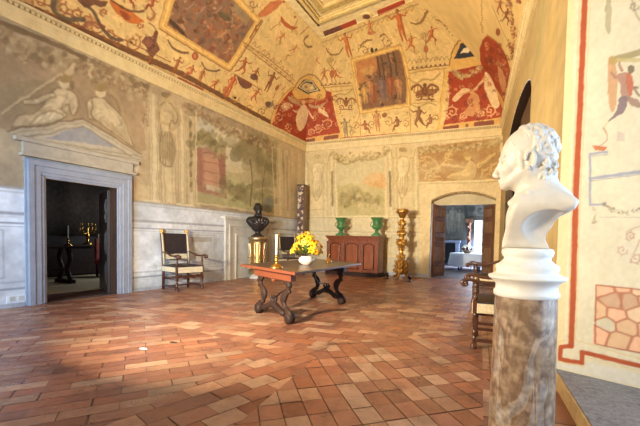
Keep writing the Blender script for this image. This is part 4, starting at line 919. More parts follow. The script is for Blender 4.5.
# rear wall with a tall window the daylight comes through
def wall_hole(name, mt_, x0, x1, z0, z1, hx0, hx1, hz0, hz1, yc, th):
    b = MB()
    for (a, b_, c_, d_) in ((x0, hx0, z0, z1), (hx1, x1, z0, z1), (hx0, hx1, z0, hz0), (hx0, hx1, hz1, z1)):
        if b_-a > .001 and d_-c_ > .001: b.box(((a+b_)/2, yc, (c_+d_)/2), (b_-a, th, d_-c_))
    return struct(b.build(name, mt_))
wall_hole('wall_rear', 'rear_plaster', -7.75, 1.1, 0, 7.2, -5.6, -2.8, .8, 3.7, -2.6, .2)
b = MB()
for x in (-5.6, -4.2, -2.8): b.box((x, -2.6, 2.25), (.07, .06, 2.9))
for z in (.8, 1.75, 2.7, 3.7): b.box((-4.2, -2.6, z), (2.8, .05, .06))
mat('window_wood', sr(96, 66, 44), .5)
struct(b.build('window_2', 'window_wood'))
# left wall stretch behind the camera and right wall next to the niche
b = MB(); b.box((XL-.05, -1.05, 2.5), (.1, 3.1, 5.0)); struct(b.build('wall_left', 'rear_plaster'))
b = MB(); b.box((.92, -1.2, 2.5), (.24, 2.7, 5.0)); struct(b.build('wall_right', 'rear_plaster'))
b = MB(); b.prism([(.40, 3.68), (.80, -2.5), (2.2, -2.5), (2.2, 3.68)], 6.85, 6.95, ax='xy'); struct(b.build('ceiling', 'rear_plaster'))
b = MB(); b.prism([(.38, 3.70), (RW(3.7)+.02, 3.7), (RW(3.7)+.02, 3.95), (1.9, 3.95), (1.9, 3.10)], 0, 6.9, ax='xy')
# keep this core just behind the painted reveal skin
b = MB(); b.prism([(.41, 3.72), (1.95, 3.105), (1.95, 3.95), (.41, 3.95)], 0, 6.9, ax='xy'); struct(b.build('wall_niche', 'plaster'))
b = MB(); b.box((1.2, .1, 3.45), (.9, .1, 6.9)); struct(b.build('wall_niche', 'rear_plaster'))
# niche outer wall with the big window
b = MB()
for (y0, y1, z0, z1) in ((.1, .5, 0, 6.9), (2.95, 3.4, 0, 6.9), (.5, 2.95, 0, .5), (.5, 2.95, 3.5, 6.9)): b.box((1.72, (y0+y1)/2, (z0+z1)/2), (.14, y1-y0, z1-z0))
struct(b.build('wall_niche', 'plaster'))
b = MB()
for y in (.5, 1.72, 2.95): b.box((1.72, y, 2.0), (.06, .07, 3.0))
for z in (.5, 1.5, 2.5, 3.5): b.box((1.72, 1.72, z), (.05, 2.45, .06))
struct(b.build('window_1', 'window_wood'))
# stone platform of the niche
b = MB(); b.prism([(.40, 3.695), (.72, .12), (1.66, .12), (1.66, 3.19)], .10, .14, ax='xy'); struct(b.build('floor', 'slab_stone')).name = 'floor_niche'
b = MB(); b.prism([(.385, 3.70), (.70, .12), (.735, .12), (.425, 3.70)], -.02, .132, ax='xy'); struct(b.build('trim_7', 'step_edge'))
# gable above wall_right between cornice and vault at the near edge is open to the niche vault

# ---------------- left doorway: stone surround ----------------
def frame_profile(y0, y1, z1, wd, depth, mt_, name, x=XL, sgn=1, steps=((0, 1, .35), (.12, .88, .6), (.3, .62, .8), (.62, .9, 1.0))):
    b = MB()
    for a, c_, k in steps:
        d = depth*k; i0, i1 = wd*a, wd*c_
        for ya, yb in ((y0-i1, y0-i0), (y1+i0, y1+i1)): b.box((x+sgn*d/2, (ya+yb)/2, (z1+i0)/2), (d, yb-ya, z1+i0))
        b.box((x+sgn*d/2, (y0+y1)/2, z1+(i0+i1)/2), (d, y1-y0+2*i1, i1-i0))
    return struct(b.build(name, mt_, bevel=.006))
frame_profile(DL[0], DL[1], DL[2], .31, .085, 'blue_stone', 'trim_8')
b = MB(); b.box((XL+.05, (DL[0]+DL[1])/2, 2.555), (.12, 2.02, .05)); b.box((XL+.035, (DL[0]+DL[1])/2, 2.80), (.10, 2.16, .07)); b.box((XL+.02, (DL[0]+DL[1])/2, 2.68), (.05, 1.94, .19)); mat('pediment_stone', sr(176, 166, 148), .7, noise=(6, sr(152, 142, 122), .6)); struct(b.build('trim_9', 'pediment_stone', bevel=.008))
mat('shutter_wood', sr(72, 50, 36), .5, noise=(4, sr(42, 30, 26), .8), stretch=(6, 6, .5))
# jamb lining through the wall
b = MB(); TH = .22
b.box((XL-TH/2, DL[0]-.03, DL[2]/2), (TH, .06, DL[2])); b.box((XL-TH/2, DL[1]+.03, DL[2]/2), (TH, .06, DL[2])); b.box((XL-TH/2, (DL[0]+DL[1])/2, DL[2]+.03), (TH, DL[1]-DL[0]+.12, .06)); struct(b.build('trim_10', 'shutter_wood'))
mat('sill_dark', sr(92, 80, 76), .5, noise=(12, sr(64, 52, 48), .7), bump=.2)
b = MB(); b.box((XL-TH/2, (DL[0]+DL[1])/2, -.02), (TH, DL[1]-DL[0], .05)); struct(b.build('trim_11', 'sill_dark'))
# low skirting stones of the left wall, split by the openings
mat('skirting', sr(176, 180, 188), .7, noise=(8, sr(140, 146, 158), .6))
b = MB()
for y0, y1 in ((-2.5, 3.57), (5.48, 8.16), (10.48, YB)): b.box((XL+.012, (y0+y1)/2, .035), (.024, y1-y0, .07)); 
struct(b.build('baseboard_left', 'skirting'))
b = MB(); b.box(((XL-2.65)/2, YB-.012, .06), (-2.65-XL, .024, .12)); struct(b.build('baseboard_back', 'skirting'))
# blind stone fireplace frame on the left wall
frame_profile(8.72, 9.98, 1.30, .46, .10, 'grey_stone', 'trim_12', steps=((0, .12, .8), (.12, .55, .5), (.55, .72, .9), (.72, 1.0, .6)))
mat('grey_paint', sr(196, 198, 196), .7, noise=(4, sr(170, 172, 172), .6))
b = MB(); b.box((XL+.02, 9.35, .66), (.04, 1.27, 1.31)); struct(b.build('trim_13', 'grey_paint'))
b = MB(); b.box((XL+.07, 9.35, 1.80), (.16, 2.44, .06)); b.box((XL+.05, 9.35, 1.755), (.10, 2.3, .04)); struct(b.build('trim_14', 'grey_stone', bevel=.006))

# ---------------- side room through the left doorway ----------------
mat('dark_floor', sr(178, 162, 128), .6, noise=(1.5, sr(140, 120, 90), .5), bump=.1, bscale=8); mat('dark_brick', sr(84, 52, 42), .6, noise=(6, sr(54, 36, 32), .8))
x0, x1, y0, y1 = -12.6, XL-TH, 1.6, 9.4
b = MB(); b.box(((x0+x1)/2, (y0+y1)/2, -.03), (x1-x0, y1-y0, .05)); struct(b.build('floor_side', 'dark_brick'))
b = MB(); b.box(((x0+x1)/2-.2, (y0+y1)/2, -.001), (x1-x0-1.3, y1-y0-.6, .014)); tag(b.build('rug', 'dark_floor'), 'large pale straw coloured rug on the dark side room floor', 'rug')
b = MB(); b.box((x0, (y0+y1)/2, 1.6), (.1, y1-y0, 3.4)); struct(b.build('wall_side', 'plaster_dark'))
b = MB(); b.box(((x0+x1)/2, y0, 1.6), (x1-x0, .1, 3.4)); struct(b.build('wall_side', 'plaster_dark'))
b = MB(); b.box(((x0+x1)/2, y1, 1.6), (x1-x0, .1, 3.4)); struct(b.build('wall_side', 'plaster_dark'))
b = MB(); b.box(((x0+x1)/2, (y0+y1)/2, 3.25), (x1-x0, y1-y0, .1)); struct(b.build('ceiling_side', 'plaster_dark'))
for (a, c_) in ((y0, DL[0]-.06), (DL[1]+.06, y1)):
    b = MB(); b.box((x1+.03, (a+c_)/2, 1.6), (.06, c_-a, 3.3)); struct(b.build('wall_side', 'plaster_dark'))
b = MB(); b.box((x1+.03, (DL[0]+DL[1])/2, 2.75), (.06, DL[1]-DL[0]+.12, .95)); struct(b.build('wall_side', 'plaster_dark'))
# open door leaf of the side room
mat('dark_door', sr(46, 36, 32), .4, noise=(5, sr(30, 22, 20), .6), stretch=(8, 8, 1))
M_ = Matrix.Translation((x1+.02, DL[1]-.03, 0)) @ Matrix.Rotation(R_ := math.radians(155), 4, 'Z')
b = MB(); b.box((.56, 0, 1.09), (1.12, .05, 2.16), M=M_)
for z in (.42, 1.08, 1.74):
    for s in (-1, 1): b.box((.56, s*.03, z), (.86, .015, .50), M=M_); b.box((.56, s*.04, z), (.70, .012, .36), M=M_)
dl = struct(b.build('door_1', 'dark_door', bevel=.004))
mat('iron', sr(120, 116, 110), .35, metal=.9)
b = MB(); b.box((1.0, .055, 1.15), (.05, .02, .2), M=M_); b.tube([(1.0, .07, 1.15), (.92, .09, 1.15)], .01, M=M_); b.box((.1, .045, 1.7), (.16, .01, .04), M=M_); b.build('door_handle', 'iron', dl)

# ---------------- back doorway, reveals, leaves ----------------
b = MB(); TB = .5; n = 20
xs = [DX0+(DX1-DX0)*i/n for i in range(n+1)]
vs = [(x, YB, door_top(x)) for x in xs]+[(x, YB+TB, door_top(x)) for x in xs]
b.add(vs, [(i, i+1, n+1+i+1, n+1+i) for i in range(n)])
b.add([(DX0, YB, 0), (DX0, YB+TB, 0), (DX0, YB+TB, 2.63), (DX0, YB, 2.63)], [(0, 1, 2, 3)]); b.add([(DX1, YB, 0), (DX1, YB+TB, 0), (DX1, YB+TB, 2.63), (DX1, YB, 2.63)], [(0, 1, 2, 3)])
struct(b.build('trim_15', 'plaster'))
b = MB(); b.box(((DX0+DX1)/2, YB+.40, 2.78), (DX1-DX0, .14, .52)); struct(b.build('trim_16', 'plaster'))
mat('stone_edge', sr(168, 142, 104), .6, noise=(14, sr(132, 104, 76), .7))
b = MB()
for i in range(n): b.tube([(xs[i], YB-.01, door_top(xs[i])+.03), (xs[i+1], YB-.01, door_top(xs[i+1])+.03)], .028, 6)
struct(b.build('trim_17', 'stone_edge'))
mat('door_wood', sr(128, 84, 52), .65, noise=[(3, sr(66, 40, 28), .8), (12, sr(128, 84, 50), .4)], stretch=(6, 6, .6), bump=.1); mat('door_panel', sr(150, 110, 72), .65, noise=(4, sr(84, 56, 38), .7), stretch=(6, 6, .6))
def door_leaf(name, hx, hy, ang, wd, ht):
    M_ = Matrix.Translation((hx, hy, 0)) @ Matrix.Rotation(ang, 4, 'Z')
    b = MB(); b.box((wd/2, 0, ht/2+.01), (wd, .045, ht), M=M_)
    for z0, z1 in ((.12, .42), (.52, 1.12), (1.24, 1.42), (1.54, 2.02), (2.1, ht-.08)):
        for s in (-1, 1):
            for (cx_, cz_, dx_, dz_) in ((wd/2, z0, wd-.2, .03), (wd/2, z1, wd-.2, .03), (.1, (z0+z1)/2, .03, z1-z0), (wd-.1, (z0+z1)/2, .03, z1-z0)): b.box((cx_, s*.03, cz_), (dx_, .03, dz_), M=M_)
    o = struct(b.build(name, 'door_wood', bevel=.003))
    for z0, z1 in ((.16, .38), (.57, 1.07), (1.59, 1.97), (2.14, ht-.12)):
        p = MB(); p.box((wd/2, 0, (z0+z1)/2), (wd-.28, .062, z1-z0), M=M_); p.build('door_panel', 'door_panel', o, bevel=.004)
    h = MB(); h.box((wd-.06, 0, 1.18), (.03, .10, .05), M=M_); h.ball((wd-.06, -.07, 1.18), .028, 8, M=M_); h.build('door_handle', 'iron', o)
    return o
door_leaf('door_2', DX0+.05, YB+.06, math.radians(74), .98, 2.52)
door_leaf('door_3', DX1-.03, YB+.30, math.radians(115), .95, 2.52)

# ---------------- dining room behind ----------------
mat('dining_floor', sr(120, 116, 124), .3, noise=[(3, sr(92, 86, 92), .7), (14, sr(140, 120, 112), .4)], bump=.15, bscale=6)
mat('dining_dado', sr(128, 138, 158), .7, noise=(5, sr(98, 106, 126), .7)); 
mat('dining_fresco', sr(112, 112, 110), .8, noise=[(1.6, sr(74, 78, 76), .8), (5, sr(142, 138, 128), .6), (9, sr(70, 64, 62), .5)])
fx0, fx1, fy0, fy1 = -6.2, 1.4, YB+TB, 20.2
b = MB(); b.box(((fx0+fx1)/2, (YB+fy1)/2, -.03), (fx1-fx0, fy1-YB, .05)); struct(b.build('floor_dining', 'dining_floor'))
b = MB(); WX0, WX1, WZ0, WZ1 = -1.86, -1.04, .55, 2.42
for (a, c_, d_, e_) in ((fx0, WX0, 1.35, 4.4), (WX1, fx1, 1.35, 4.4), (WX0, WX1, WZ1, 4.4)): b.box(((a+c_)/2, fy1, (d_+e_)/2), (c_-a, .12, e_-d_))
struct(b.build('wall_dining', 'dining_fresco'))
b = MB()
for (a, c_, d_, e_) in ((fx0, WX0, 0, 1.35), (WX1, fx1, 0, 1.35), (WX0, WX1, 0, WZ0)): b.box(((a+c_)/2, fy1, (d_+e_)/2), (c_-a, .14, e_-d_))
struct(b.build('wall_dining', 'dining_dado'))
for x in (fx0, fx1):
    b = MB(); b.box((x, (fy0+fy1)/2, 2.2), (.1, fy1-fy0, 4.4)); struct(b.build('wall_dining', 'dining_fresco'))
b = MB(); b.box(((fx0+fx1)/2, (fy0+fy1)/2, 4.4), (fx1-fx0, fy1-fy0, .1)); struct(b.build('ceiling_dining', 'plaster'))
for (a, c_) in ((fx0, DX0), (DX1, fx1)):
    b = MB(); b.box(((a+c_)/2, fy0-.03, 2.2), (c_-a, .06, 4.4)); struct(b.build('wall_dining', 'dining_dado'))
b = MB(); b.box(((DX0+DX1)/2, fy0-.03, 3.52), (DX1-DX0, .06, 1.5)); struct(b.build('wall_dining', 'dining_dado'))
b = MB(); b.box(((WX0+WX1)/2, fy1, 1.6), (.03, .05, WZ1-WZ0)); 
for z in (WZ0, 1.17, 1.8, WZ1): b.box(((WX0+WX1)/2, fy1, z), (WX1-WX0, .05, .035))
struct(b.build('window_3', 'grey_paint'))
# painted figures band on the far dining wall
cdn = Canvas(-4.2, -.6, 1.42, 3.6, .03, q(112, 112, 108), lambda p: on_plane(p, (0, fy1-.07, 0), (0, 1, 0))[:, [0, 2]])
cdn.mottle((8, 6), .3, 91)
for x, y, h in ((447, 234, 24), (453, 232, 26), (460, 233, 24)): fig(cdn, x, y, h, q(150, 146, 130), 'stand', 0, 1, .6, fat=1.7)
cdn.P([(443, 205), (444, 236), (447, 236), (446, 205)], q(60, 66, 62), .6); cdn.P([(464, 205), (466, 236), (469, 236), (467, 205)], q(70, 76, 76), .6); scroll(cdn, 481, 210, 8, 1.2, 0, q(170, 176, 172), .12, .6); cdn.E(478, 213, 5, 4, q(140, 144, 138), .5)
struct(cdn.mesh('wall_dining', 'fresco', lambda S, T: np.stack([S, np.full_like(S, fy1-.068), T], -1), keep=lambda s, t: ~((s > WX0-.30) & (s < WX1+.2) & (t < WZ1+.22))))

# ---------------- arched window recess in the right wall ----------------
b = MB(); n = 24; ys = [RY0+(RY1-RY0)*i/n for i in range(n+1)]
vs = [(RW(y), y, float(rtop(y))) for y in ys]+[(RW(y)+.75, y, float(rtop(y))) for y in ys]
b.add(vs, [(i, i+1, n+2+i, n+1+i) for i in range(n)])
for y in (RY0, RY1): b.add([(RW(y), y, 0), (RW(y)+.75, y, 0), (RW(y)+.75, y, 3.6), (RW(y), y, 3.6)], [(0, 1, 2, 3)])
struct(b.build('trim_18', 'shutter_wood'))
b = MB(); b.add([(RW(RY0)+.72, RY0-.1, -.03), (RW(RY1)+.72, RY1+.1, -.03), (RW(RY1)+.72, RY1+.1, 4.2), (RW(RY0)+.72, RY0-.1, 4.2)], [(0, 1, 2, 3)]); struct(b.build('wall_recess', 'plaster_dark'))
b = MB(); b.prism([(RW(RY0), RY0), (RW(RY0)+.75, RY0), (RW(RY1)+.75, RY1), (RW(RY1), RY1)], -.04, -.004, ax='xy'); struct(b.build('floor_recess', 'sill_dark'))
# shutters folded in the recess
def shutter(y0_, y1_, x0_, lab):
    r = empty('window_shutter', (0, 0, 0)); tag(r, lab, 'shutter', None)
    b = MB(); 
    A = Vector((x0_+RW(y0_), y0_, 0)); B = Vector((x0_+RW(y1_), y1_, 0)); d = (B-A).normalized(); nn = Vector((-d.y, d.x, 0)); W = (B-A).length
    M_ = Matrix(((d.x, nn.x, 0, A.x), (d.y, nn.y, 0, A.y), (0, 0, 1, 0), (0, 0, 0, 1)))
    for k in range(4):
        b.box(((k+.5)*W/4, 0, 1.95), (W/4-.012, .05, 3.8-.25*abs(k-1.5)), M=M_)
    b.build('shutter_board', 'shutter_wood', r, bevel=.004)
    for z in (.3, 1.3, 2.3, 3.3): t = MB(); t.box((W/2, .035, z), (W-.04, .03, .10), M=M_); t.build('batten', 'shutter_wood', r)
shutter(9.2, 10.5, .04, 'tall dark wooden shutter at the far side of the arched window recess')
shutter(6.3, 9.1, .12, 'wide dark wooden shutter behind the marble bust, nearer side of the window recess')
# light switch plate low on the left wall
mat('white_plastic', sr(222, 224, 226), .4)
r = empty('wall_socket', (XL+.004, 3.46, .145)); tag(r, 'white double socket plate low on the left wall beside the stone doorway', 'socket')
b = MB(); b.box((.004, 0, 0), (.012, .26, .115)); b.build('plate', 'white_plastic', r, bevel=.003)
for s in (-.06, .06):
    b = MB(); b.box((.012, s, 0), (.008, .075, .075)); b.build('outlet', 'grey_paint', r, bevel=.002)
# =====================================================================  OBJECTS
mat('walnut', sr(96, 52, 32), .32, noise=[(2.5, sr(58, 32, 24), .8), (14, sr(130, 70, 40), .45)], stretch=(1, 7, 7), coat=.25)
mat('walnut_edge', sr(108, 58, 36), .38, noise=(5, sr(104, 54, 34), .7), coat=.2)
mat('dark_walnut', sr(40, 26, 21), .62, noise=(8, sr(60, 37, 27), .5), spec=.25)
mat('table_top_wood', sr(78, 56, 44), .36, noise=[(3, sr(54, 38, 31), .8), (10, sr(104, 76, 58), .4)], stretch=(7, 1, 1), coat=.1)
mat('wrought_iron', sr(56, 52, 50), .45, metal=.8)
mat('brass', sr(226, 176, 84), .26, metal=1.0, noise=(18, sr(180, 130, 56), .5))
mat('brass_pale', sr(190, 172, 136), .34, metal=.9, noise=(10, sr(150, 120, 70), .5))
mat('gilt', sr(196, 146, 70), .34, metal=.85, noise=[(14, sr(120, 70, 26), .65), (40, sr(240, 200, 110), .4)], bump=.3, bscale=40)
mat('candle_wax', sr(238, 228, 196), .5)
mat('porcelain', sr(200, 188, 176), .25, noise=(14, sr(190, 176, 166), .5), coat=.3)
mat('petal_yellow', sr(250, 196, 30), .55, noise=(10, sr(246, 150, 10), .5)); mat('petal_pale', sr(252, 222, 84), .55)
mat('leaf_green', sr(84, 110, 44), .5); mat('pollen', sr(150, 70, 20), .7)
mat('bronze', sr(58, 54, 52), .38, metal=.65, noise=(12, sr(70, 62, 54), .6), bump=.2, bscale=25)
mat('malachite', sr(58, 112, 62), .3, noise=[(10, sr(36, 84, 44), .8), (30, sr(110, 160, 96), .4)], coat=.4)
mat('leather', sr(40, 34, 38), .42, noise=(18, sr(58, 48, 48), .5), bump=.2, bscale=50)
mat('fringe', sr(204, 194, 168), .85, noise=(60, sr(180, 156, 104), .7), bump=.5, bscale=120)
mat('chair_wood', sr(64, 38, 28), .33, noise=(7, sr(96, 54, 36), .5), coat=.25)
mat('chair_gilt', sr(206, 160, 84), .4, metal=.5)
mat('linen', sr(214, 222, 236), .8)
mat('marble_white', sr(228, 222, 210), .42, noise=(7, sr(206, 198, 186), .6), bump=.08, bscale=60)
mat('plaster_white', sr(232, 230, 224), .5, noise=(12, sr(214, 210, 204), .4))
def column_mat():
    m = bpy.data.materials.new('column_marble'); m.use_nodes = True; nt = m.node_tree; N = nt.nodes; L = nt.links; b = N['Principled BSDF']; b.inputs['Roughness'].default_value = .3; b.inputs['Coat Weight'].default_value = .2
    tc = N.new('ShaderNodeTexCoord'); mp = N.new('ShaderNodeMapping'); mp.inputs['Scale'].default_value = (4.5, 4.5, 1.3); mp.inputs['Rotation'].default_value = (.15, .1, 0); L.new(tc.outputs['Object'], mp.inputs[0])
    n1 = N.new('ShaderNodeTexNoise'); n1.inputs['Scale'].default_value = 2.2; n1.inputs['Detail'].default_value = 8; n1.inputs['Distortion'].default_value = 1.6; L.new(mp.outputs[0], n1.inputs['Vector'])
    r = N.new('ShaderNodeValToRGB'); els = r.color_ramp.elements; els[0].position = .3; els[0].color = (*sr(146, 122, 102), 1); els[1].position = .72; els[1].color = (*sr(186, 176, 166), 1)
    for p_, c_ in ((.40, sr(166, 142, 116)), (.47, sr(152, 128, 108)), (.52, sr(142, 116, 98)), (.55, sr(176, 154, 128)), (.61, sr(160, 150, 144))): e = els.new(p_); e.color = (*c_, 1)
    L.new(n1.outputs['Fac'], r.inputs[0])
    n2 = N.new('ShaderNodeTexNoise'); n2.inputs['Scale'].default_value = 28; n2.inputs['Detail'].default_value = 6; L.new(tc.outputs['Object'], n2.inputs['Vector'])
    r2_ = N.new('ShaderNodeValToRGB'); r2_.color_ramp.elements[0].position = .4; r2_.color_ramp.elements[1].position = .7; L.new(n2.outputs['Fac'], r2_.inputs[0])
    mx = N.new('ShaderNodeMix'); mx.data_type = 'RGBA'; mx.blend_type = 'SOFT_LIGHT'; mx.inputs[0].default_value = .55; L.new(r.outputs[0], mx.inputs[6]); L.new(r2_.outputs[0], mx.inputs[7]); L.new(mx.outputs[2], b.inputs['Base Color'])
    MATS['column_marble'] = m
column_mat()

# ---------------- signed-distance sculpting (surface nets) for the busts ----------------
class SDF:
    def __init__(s, lo, hi, h):
        s.lo = np.array(lo, float); s.h = h; s.n = (np.ceil((np.array(hi)-s.lo)/h)).astype(int)+1
        ax = [s.lo[i]+h*np.arange(s.n[i]) for i in range(3)]
        s.X, s.Y, s.Z = [a.astype(np.float32) for a in np.meshgrid(*ax, indexing='ij')]; s.F = np.full(s.X.shape, 1.0, np.float32)
    def sl(s, lo, hi):
        a = np.clip(np.floor((np.array(lo)-s.lo)/s.h).astype(int), 0, s.n-1); b = np.clip(np.ceil((np.array(hi)-s.lo)/s.h).astype(int)+1, 1, s.n)
        return tuple(slice(i, j) for i, j in zip(a, b))
    def comb(s, sl, d, k, sub=False):
        A = s.F[sl]
        if sub:
            hh = np.clip(.5-.5*(A+d)/k, 0, 1); s.F[sl] = A*(1-hh)+(-d)*hh+k*hh*(1-hh)
        else:
            hh = np.clip(.5+.5*(A-d)/k, 0, 1); s.F[sl] = A*(1-hh)+d*hh-k*hh*(1-hh)
    def ell(s, c, r, k=.01, sub=False, ry=0.0):
        c = np.array(c); R = max(r)+k*3+.02; sl = s.sl(c-R, c+R); x, y, z = s.X[sl]-c[0], s.Y[sl]-c[1], s.Z[sl]-c[2]
        if ry: ca, sa = math.cos(ry), math.sin(ry); x, z = x*ca+z*sa, -x*sa+z*ca
        k0 = np.sqrt((x/r[0])**2+(y/r[1])**2+(z/r[2])**2)+1e-6; k1 = np.sqrt((x/r[0]**2)**2+(y/r[1]**2)**2+(z/r[2]**2)**2)+1e-6
        s.comb(sl, k0*(k0-1)/k1, k, sub)
    def cap(s, a, b, ra, rb, k=.008, sub=False):
        a = np.array(a, float); b = np.array(b, float); R = max(ra, rb)+k*3+.01; sl = s.sl(np.minimum(a, b)-R, np.maximum(a, b)+R)
        v = b-a; l = v@v+1e-12; t = np.clip(((s.X[sl]-a[0])*v[0]+(s.Y[sl]-a[1])*v[1]+(s.Z[sl]-a[2])*v[2])/l, 0, 1)
        d = np.sqrt((s.X[sl]-a[0]-t*v[0])**2+(s.Y[sl]-a[1]-t*v[1])**2+(s.Z[sl]-a[2]-t*v[2])**2)-(ra+(rb-ra)*t); s.comb(sl, d, k, sub)
    def poly(s, pts, yw, k=.01, yc=0.0, rnd=.012):
        """outline in x-z, thick 2*yw(z) in y"""
        x, z = s.X[:, 0, :], s.Z[:, 0, :]; d = np.full(x.shape, 1e9); ins = np.zeros(x.shape, bool); n = len(pts)
        for i in range(n):
            (ax, az), (bx, bz) = pts[i], pts[(i+1) % n]; vx, vz = bx-ax, bz-az; t = np.clip(((x-ax)*vx+(z-az)*vz)/(vx*vx+vz*vz+1e-12), 0, 1)
            d = np.minimum(d, (x-ax-t*vx)**2+(z-az-t*vz)**2)
            if az != bz: ins ^= ((az > z) != (bz > z)) & (x < (bx-ax)*(z-az)/(bz-az)+ax)
        d = np.sqrt(d); d = np.where(ins, -d, d)+rnd; w_ = yw(x, z)-rnd
        dy = np.abs(s.Y-yc)-w_[:, None, :]; d3 = np.broadcast_to(d[:, None, :], dy.shape)
        D = np.minimum(np.maximum(d3, dy), 0)+np.sqrt(np.maximum(d3, 0)**2+np.maximum(dy, 0)**2)-rnd; s.comb((slice(None),)*3, D, k)
    def mesh(s, name, m, parent=None):
        F = s.F; I = F < 0; n = s.n; acc = np.zeros(tuple(n-1)+(3,)); cnt = np.zeros(tuple(n-1)); G = np.stack([s.X, s.Y, s.Z], -1)
        offs = [(i, j, k) for i in (0, 1) for j in (0, 1) for k in (0, 1)]
        def sub(A, o): return A[o[0]:n[0]-1+o[0], o[1]:n[1]-1+o[1], o[2]:n[2]-1+o[2]]
        for a in offs:
            for ax in range(3):
                if a[ax] == 1: continue
                b = list(a); b[ax] = 1; fa, fb = sub(F, a), sub(F, b); m_ = (fa < 0) != (fb < 0); t = np.where(m_, fa/(fa-fb+1e-12), 0)[..., None]
                acc += np.where(m_[..., None], sub(G, a)*(1-t)+sub(G, b)*t, 0); cnt += m_
        act = cnt > 0; V = acc[act]/cnt[act][:, None]; idx = -np.ones(tuple(n-1), int); idx[act] = np.arange(len(V)); Q = []
        for ax in range(3):
            u, v = [(1, 2), (2, 0), (0, 1)][ax]; A = np.take(I, range(n[ax]-1), ax); B = np.take(I, range(1, n[ax]), ax); ch = np.argwhere(A != B); ch = ch[(ch[:, u] > 0) & (ch[:, v] > 0) & (ch[:, u] < n[u]-1) & (ch[:, v] < n[v]-1)]
            e = np.zeros(3, int)
            def g(du, dv): c_ = ch.copy(); c_[:, u] -= du; c_[:, v] -= dv; return idx[c_[:, 0], c_[:, 1], c_[:, 2]]
            qd = np.stack([g(1, 1), g(0, 1), g(0, 0), g(1, 0)], -1); fl = ~A[ch[:, 0], ch[:, 1], ch[:, 2]]; qd[fl] = qd[fl][:, ::-1]; Q.append(qd)
        Q = np.concatenate(Q); Q = Q[(Q >= 0).all(1)]; me = bpy.data.meshes.new(name)
        me.vertices.add(len(V)); me.vertices.foreach_set('co', V.astype(np.float32).ravel()); me.loops.add(Q.size); me.loops.foreach_set('vertex_index', Q.astype(np.int32).ravel())
        me.polygons.add(len(Q)); me.polygons.foreach_set('loop_start', np.arange(0, Q.size, 4, dtype=np.int32)); me.polygons.foreach_set('use_smooth', np.ones(len(Q), bool)); me.update(calc_edges=True)
        me.materials.append(MATS[m]); o = bpy.data.objects.new(name, me); C.objects.link(o)
        if parent: o.parent = parent
        return o

# ---------------- marble bust on its column ----------------
BX, BY = .060, 1.70
root = empty('marble_column', (BX, BY, 0)); tag(root, 'tall veined brown marble column with white moulded top carrying the white bust', 'column')
b = MB(); b.lathe([(.134, .30), (.131, .36), (.1285, .5), (.1255, .75), (.1225, 1.0), (.121, 1.035)], n=48); b.build('shaft', 'column_marble', root)
b = MB(); b.box((0, 0, .06), (.40, .40, .12)); b.lathe([(.19, .12), (.20, .15), (.19, .19), (.165, .20), (.16, .23), (.17, .26), (.155, .295), (.137, .30)], n=48); b.build('base', 'plaster_white', root)
b = MB(); b.lathe([(.123, 1.030), (.128, 1.034), (.128, 1.05), (.122, 1.055), (.120, 1.075), (.128, 1.09), (.146, 1.102), (.152, 1.108), (.152, 1.114), (.136, 1.12), (.120, 1.128), (.119, 1.135), (.124, 1.148), (.122, 1.16), (.108, 1.167), (.094, 1.18), (.090, 1.19), (.098, 1.20), (.102, 1.213), (.098, 1.226), (.088, 1.230)], n=56)
b.build('capital', 'plaster_white', root)

bust = empty('marble_bust', (BX, BY, 1.2295)); tag(bust, 'white marble bust of a man in profile on the veined column', 'bust')
S_ = SDF((-.175, -.19, -.01), (.245, .19, .575), .0036)
# skull and face (faces -x)
S_.ell((.028, 0, .430), (.118, .094, .108), .02)
S_.ell((-.022, 0, .385), (.088, .082, .110), .03)
S_.ell((-.055, 0, .315), (.048, .052, .055), .03)            # jaw
S_.ell((-.086, 0, .275), (.020, .026, .021), .015)           # chin
S_.cap((-.074, -.034, .285), (.0, -.070, .335), .018, .018, .02); S_.cap((-.074, .034, .285), (.0, .070, .335), .018, .018, .02)
S_.cap((.035, 0, .38), (.035, .0, .23), .072, .075, .035)    # neck
S_.cap((.06, 0, .33), (.085, 0, .24), .066, .085, .03)
for sg in (-1, 1):
    S_.ell((-.098, sg*.036, .3735), (.020, .022, .014), .012, True)       # eye socket
    S_.ell((-.0835, sg*.035, .3725), (.0125, .0150, .0110), .003)              # eyeball
    S_.cap((-.1005, sg*.020, .3835), (-.0900, sg*.052, .3845), .0042, .0035, .005)     # upper lid
    S_.cap((-.0965, sg*.022, .3615), (-.0895, sg*.048, .3630), .0030, .0025, .004)
    S_.cap((-.1070, sg*.016, .3960), (-.0880, sg*.060, .4000), .0085, .0055, .008)  # brow
    S_.ell((-.072, sg*.052, .345), (.026, .018, .022), .015)            # cheekbone
    S_.ell((-.118, sg*.0125, .3205), (.0110, .0075, .0085), .006)           # nostril wing
    S_.cap((-.112, sg*.022, .322), (-.092, sg*.034, .292), .0035, .003, .004, True)  # naso-labial fold
    # ear
    ex, ey, ez = .018, sg*.090, .372
    pts = [(ex+.020*math.cos(a)+.004, ey+sg*.008, ez+.034*math.sin(a)+.002) for a in [k*PI/7-.9 for k in range(0, 10)]]
    for p_, r_ in zip(pts[:-1], pts[1:]): S_.cap(p_, r_, .0062, .0062, .003)
    S_.ell((ex+.006, ey-sg*.004, ez), (.020, .008, .030), .004); S_.ell((ex-.004, ey+sg*.008, ez-.033), (.009, .006, .011), .004)
    S_.ell((ex+.002, ey+sg*.009, ez+.003), (.010, .007, .016), .004, True)
S_.cap((-.102, 0, .388), (-.127, 0, .335), .0095, .0125, .010)      # nose bridge
S_.ell((-.1285, 0, .328), (.0145, .0125, .0115), .008)
S_.cap((-.104, -.020, .3005), (-.104, .020, .3005), .0068, .0068, .005); S_.cap((-.1055, -.006, .3005), (-.1055, .006, .3005), .0085, .0085, .004)
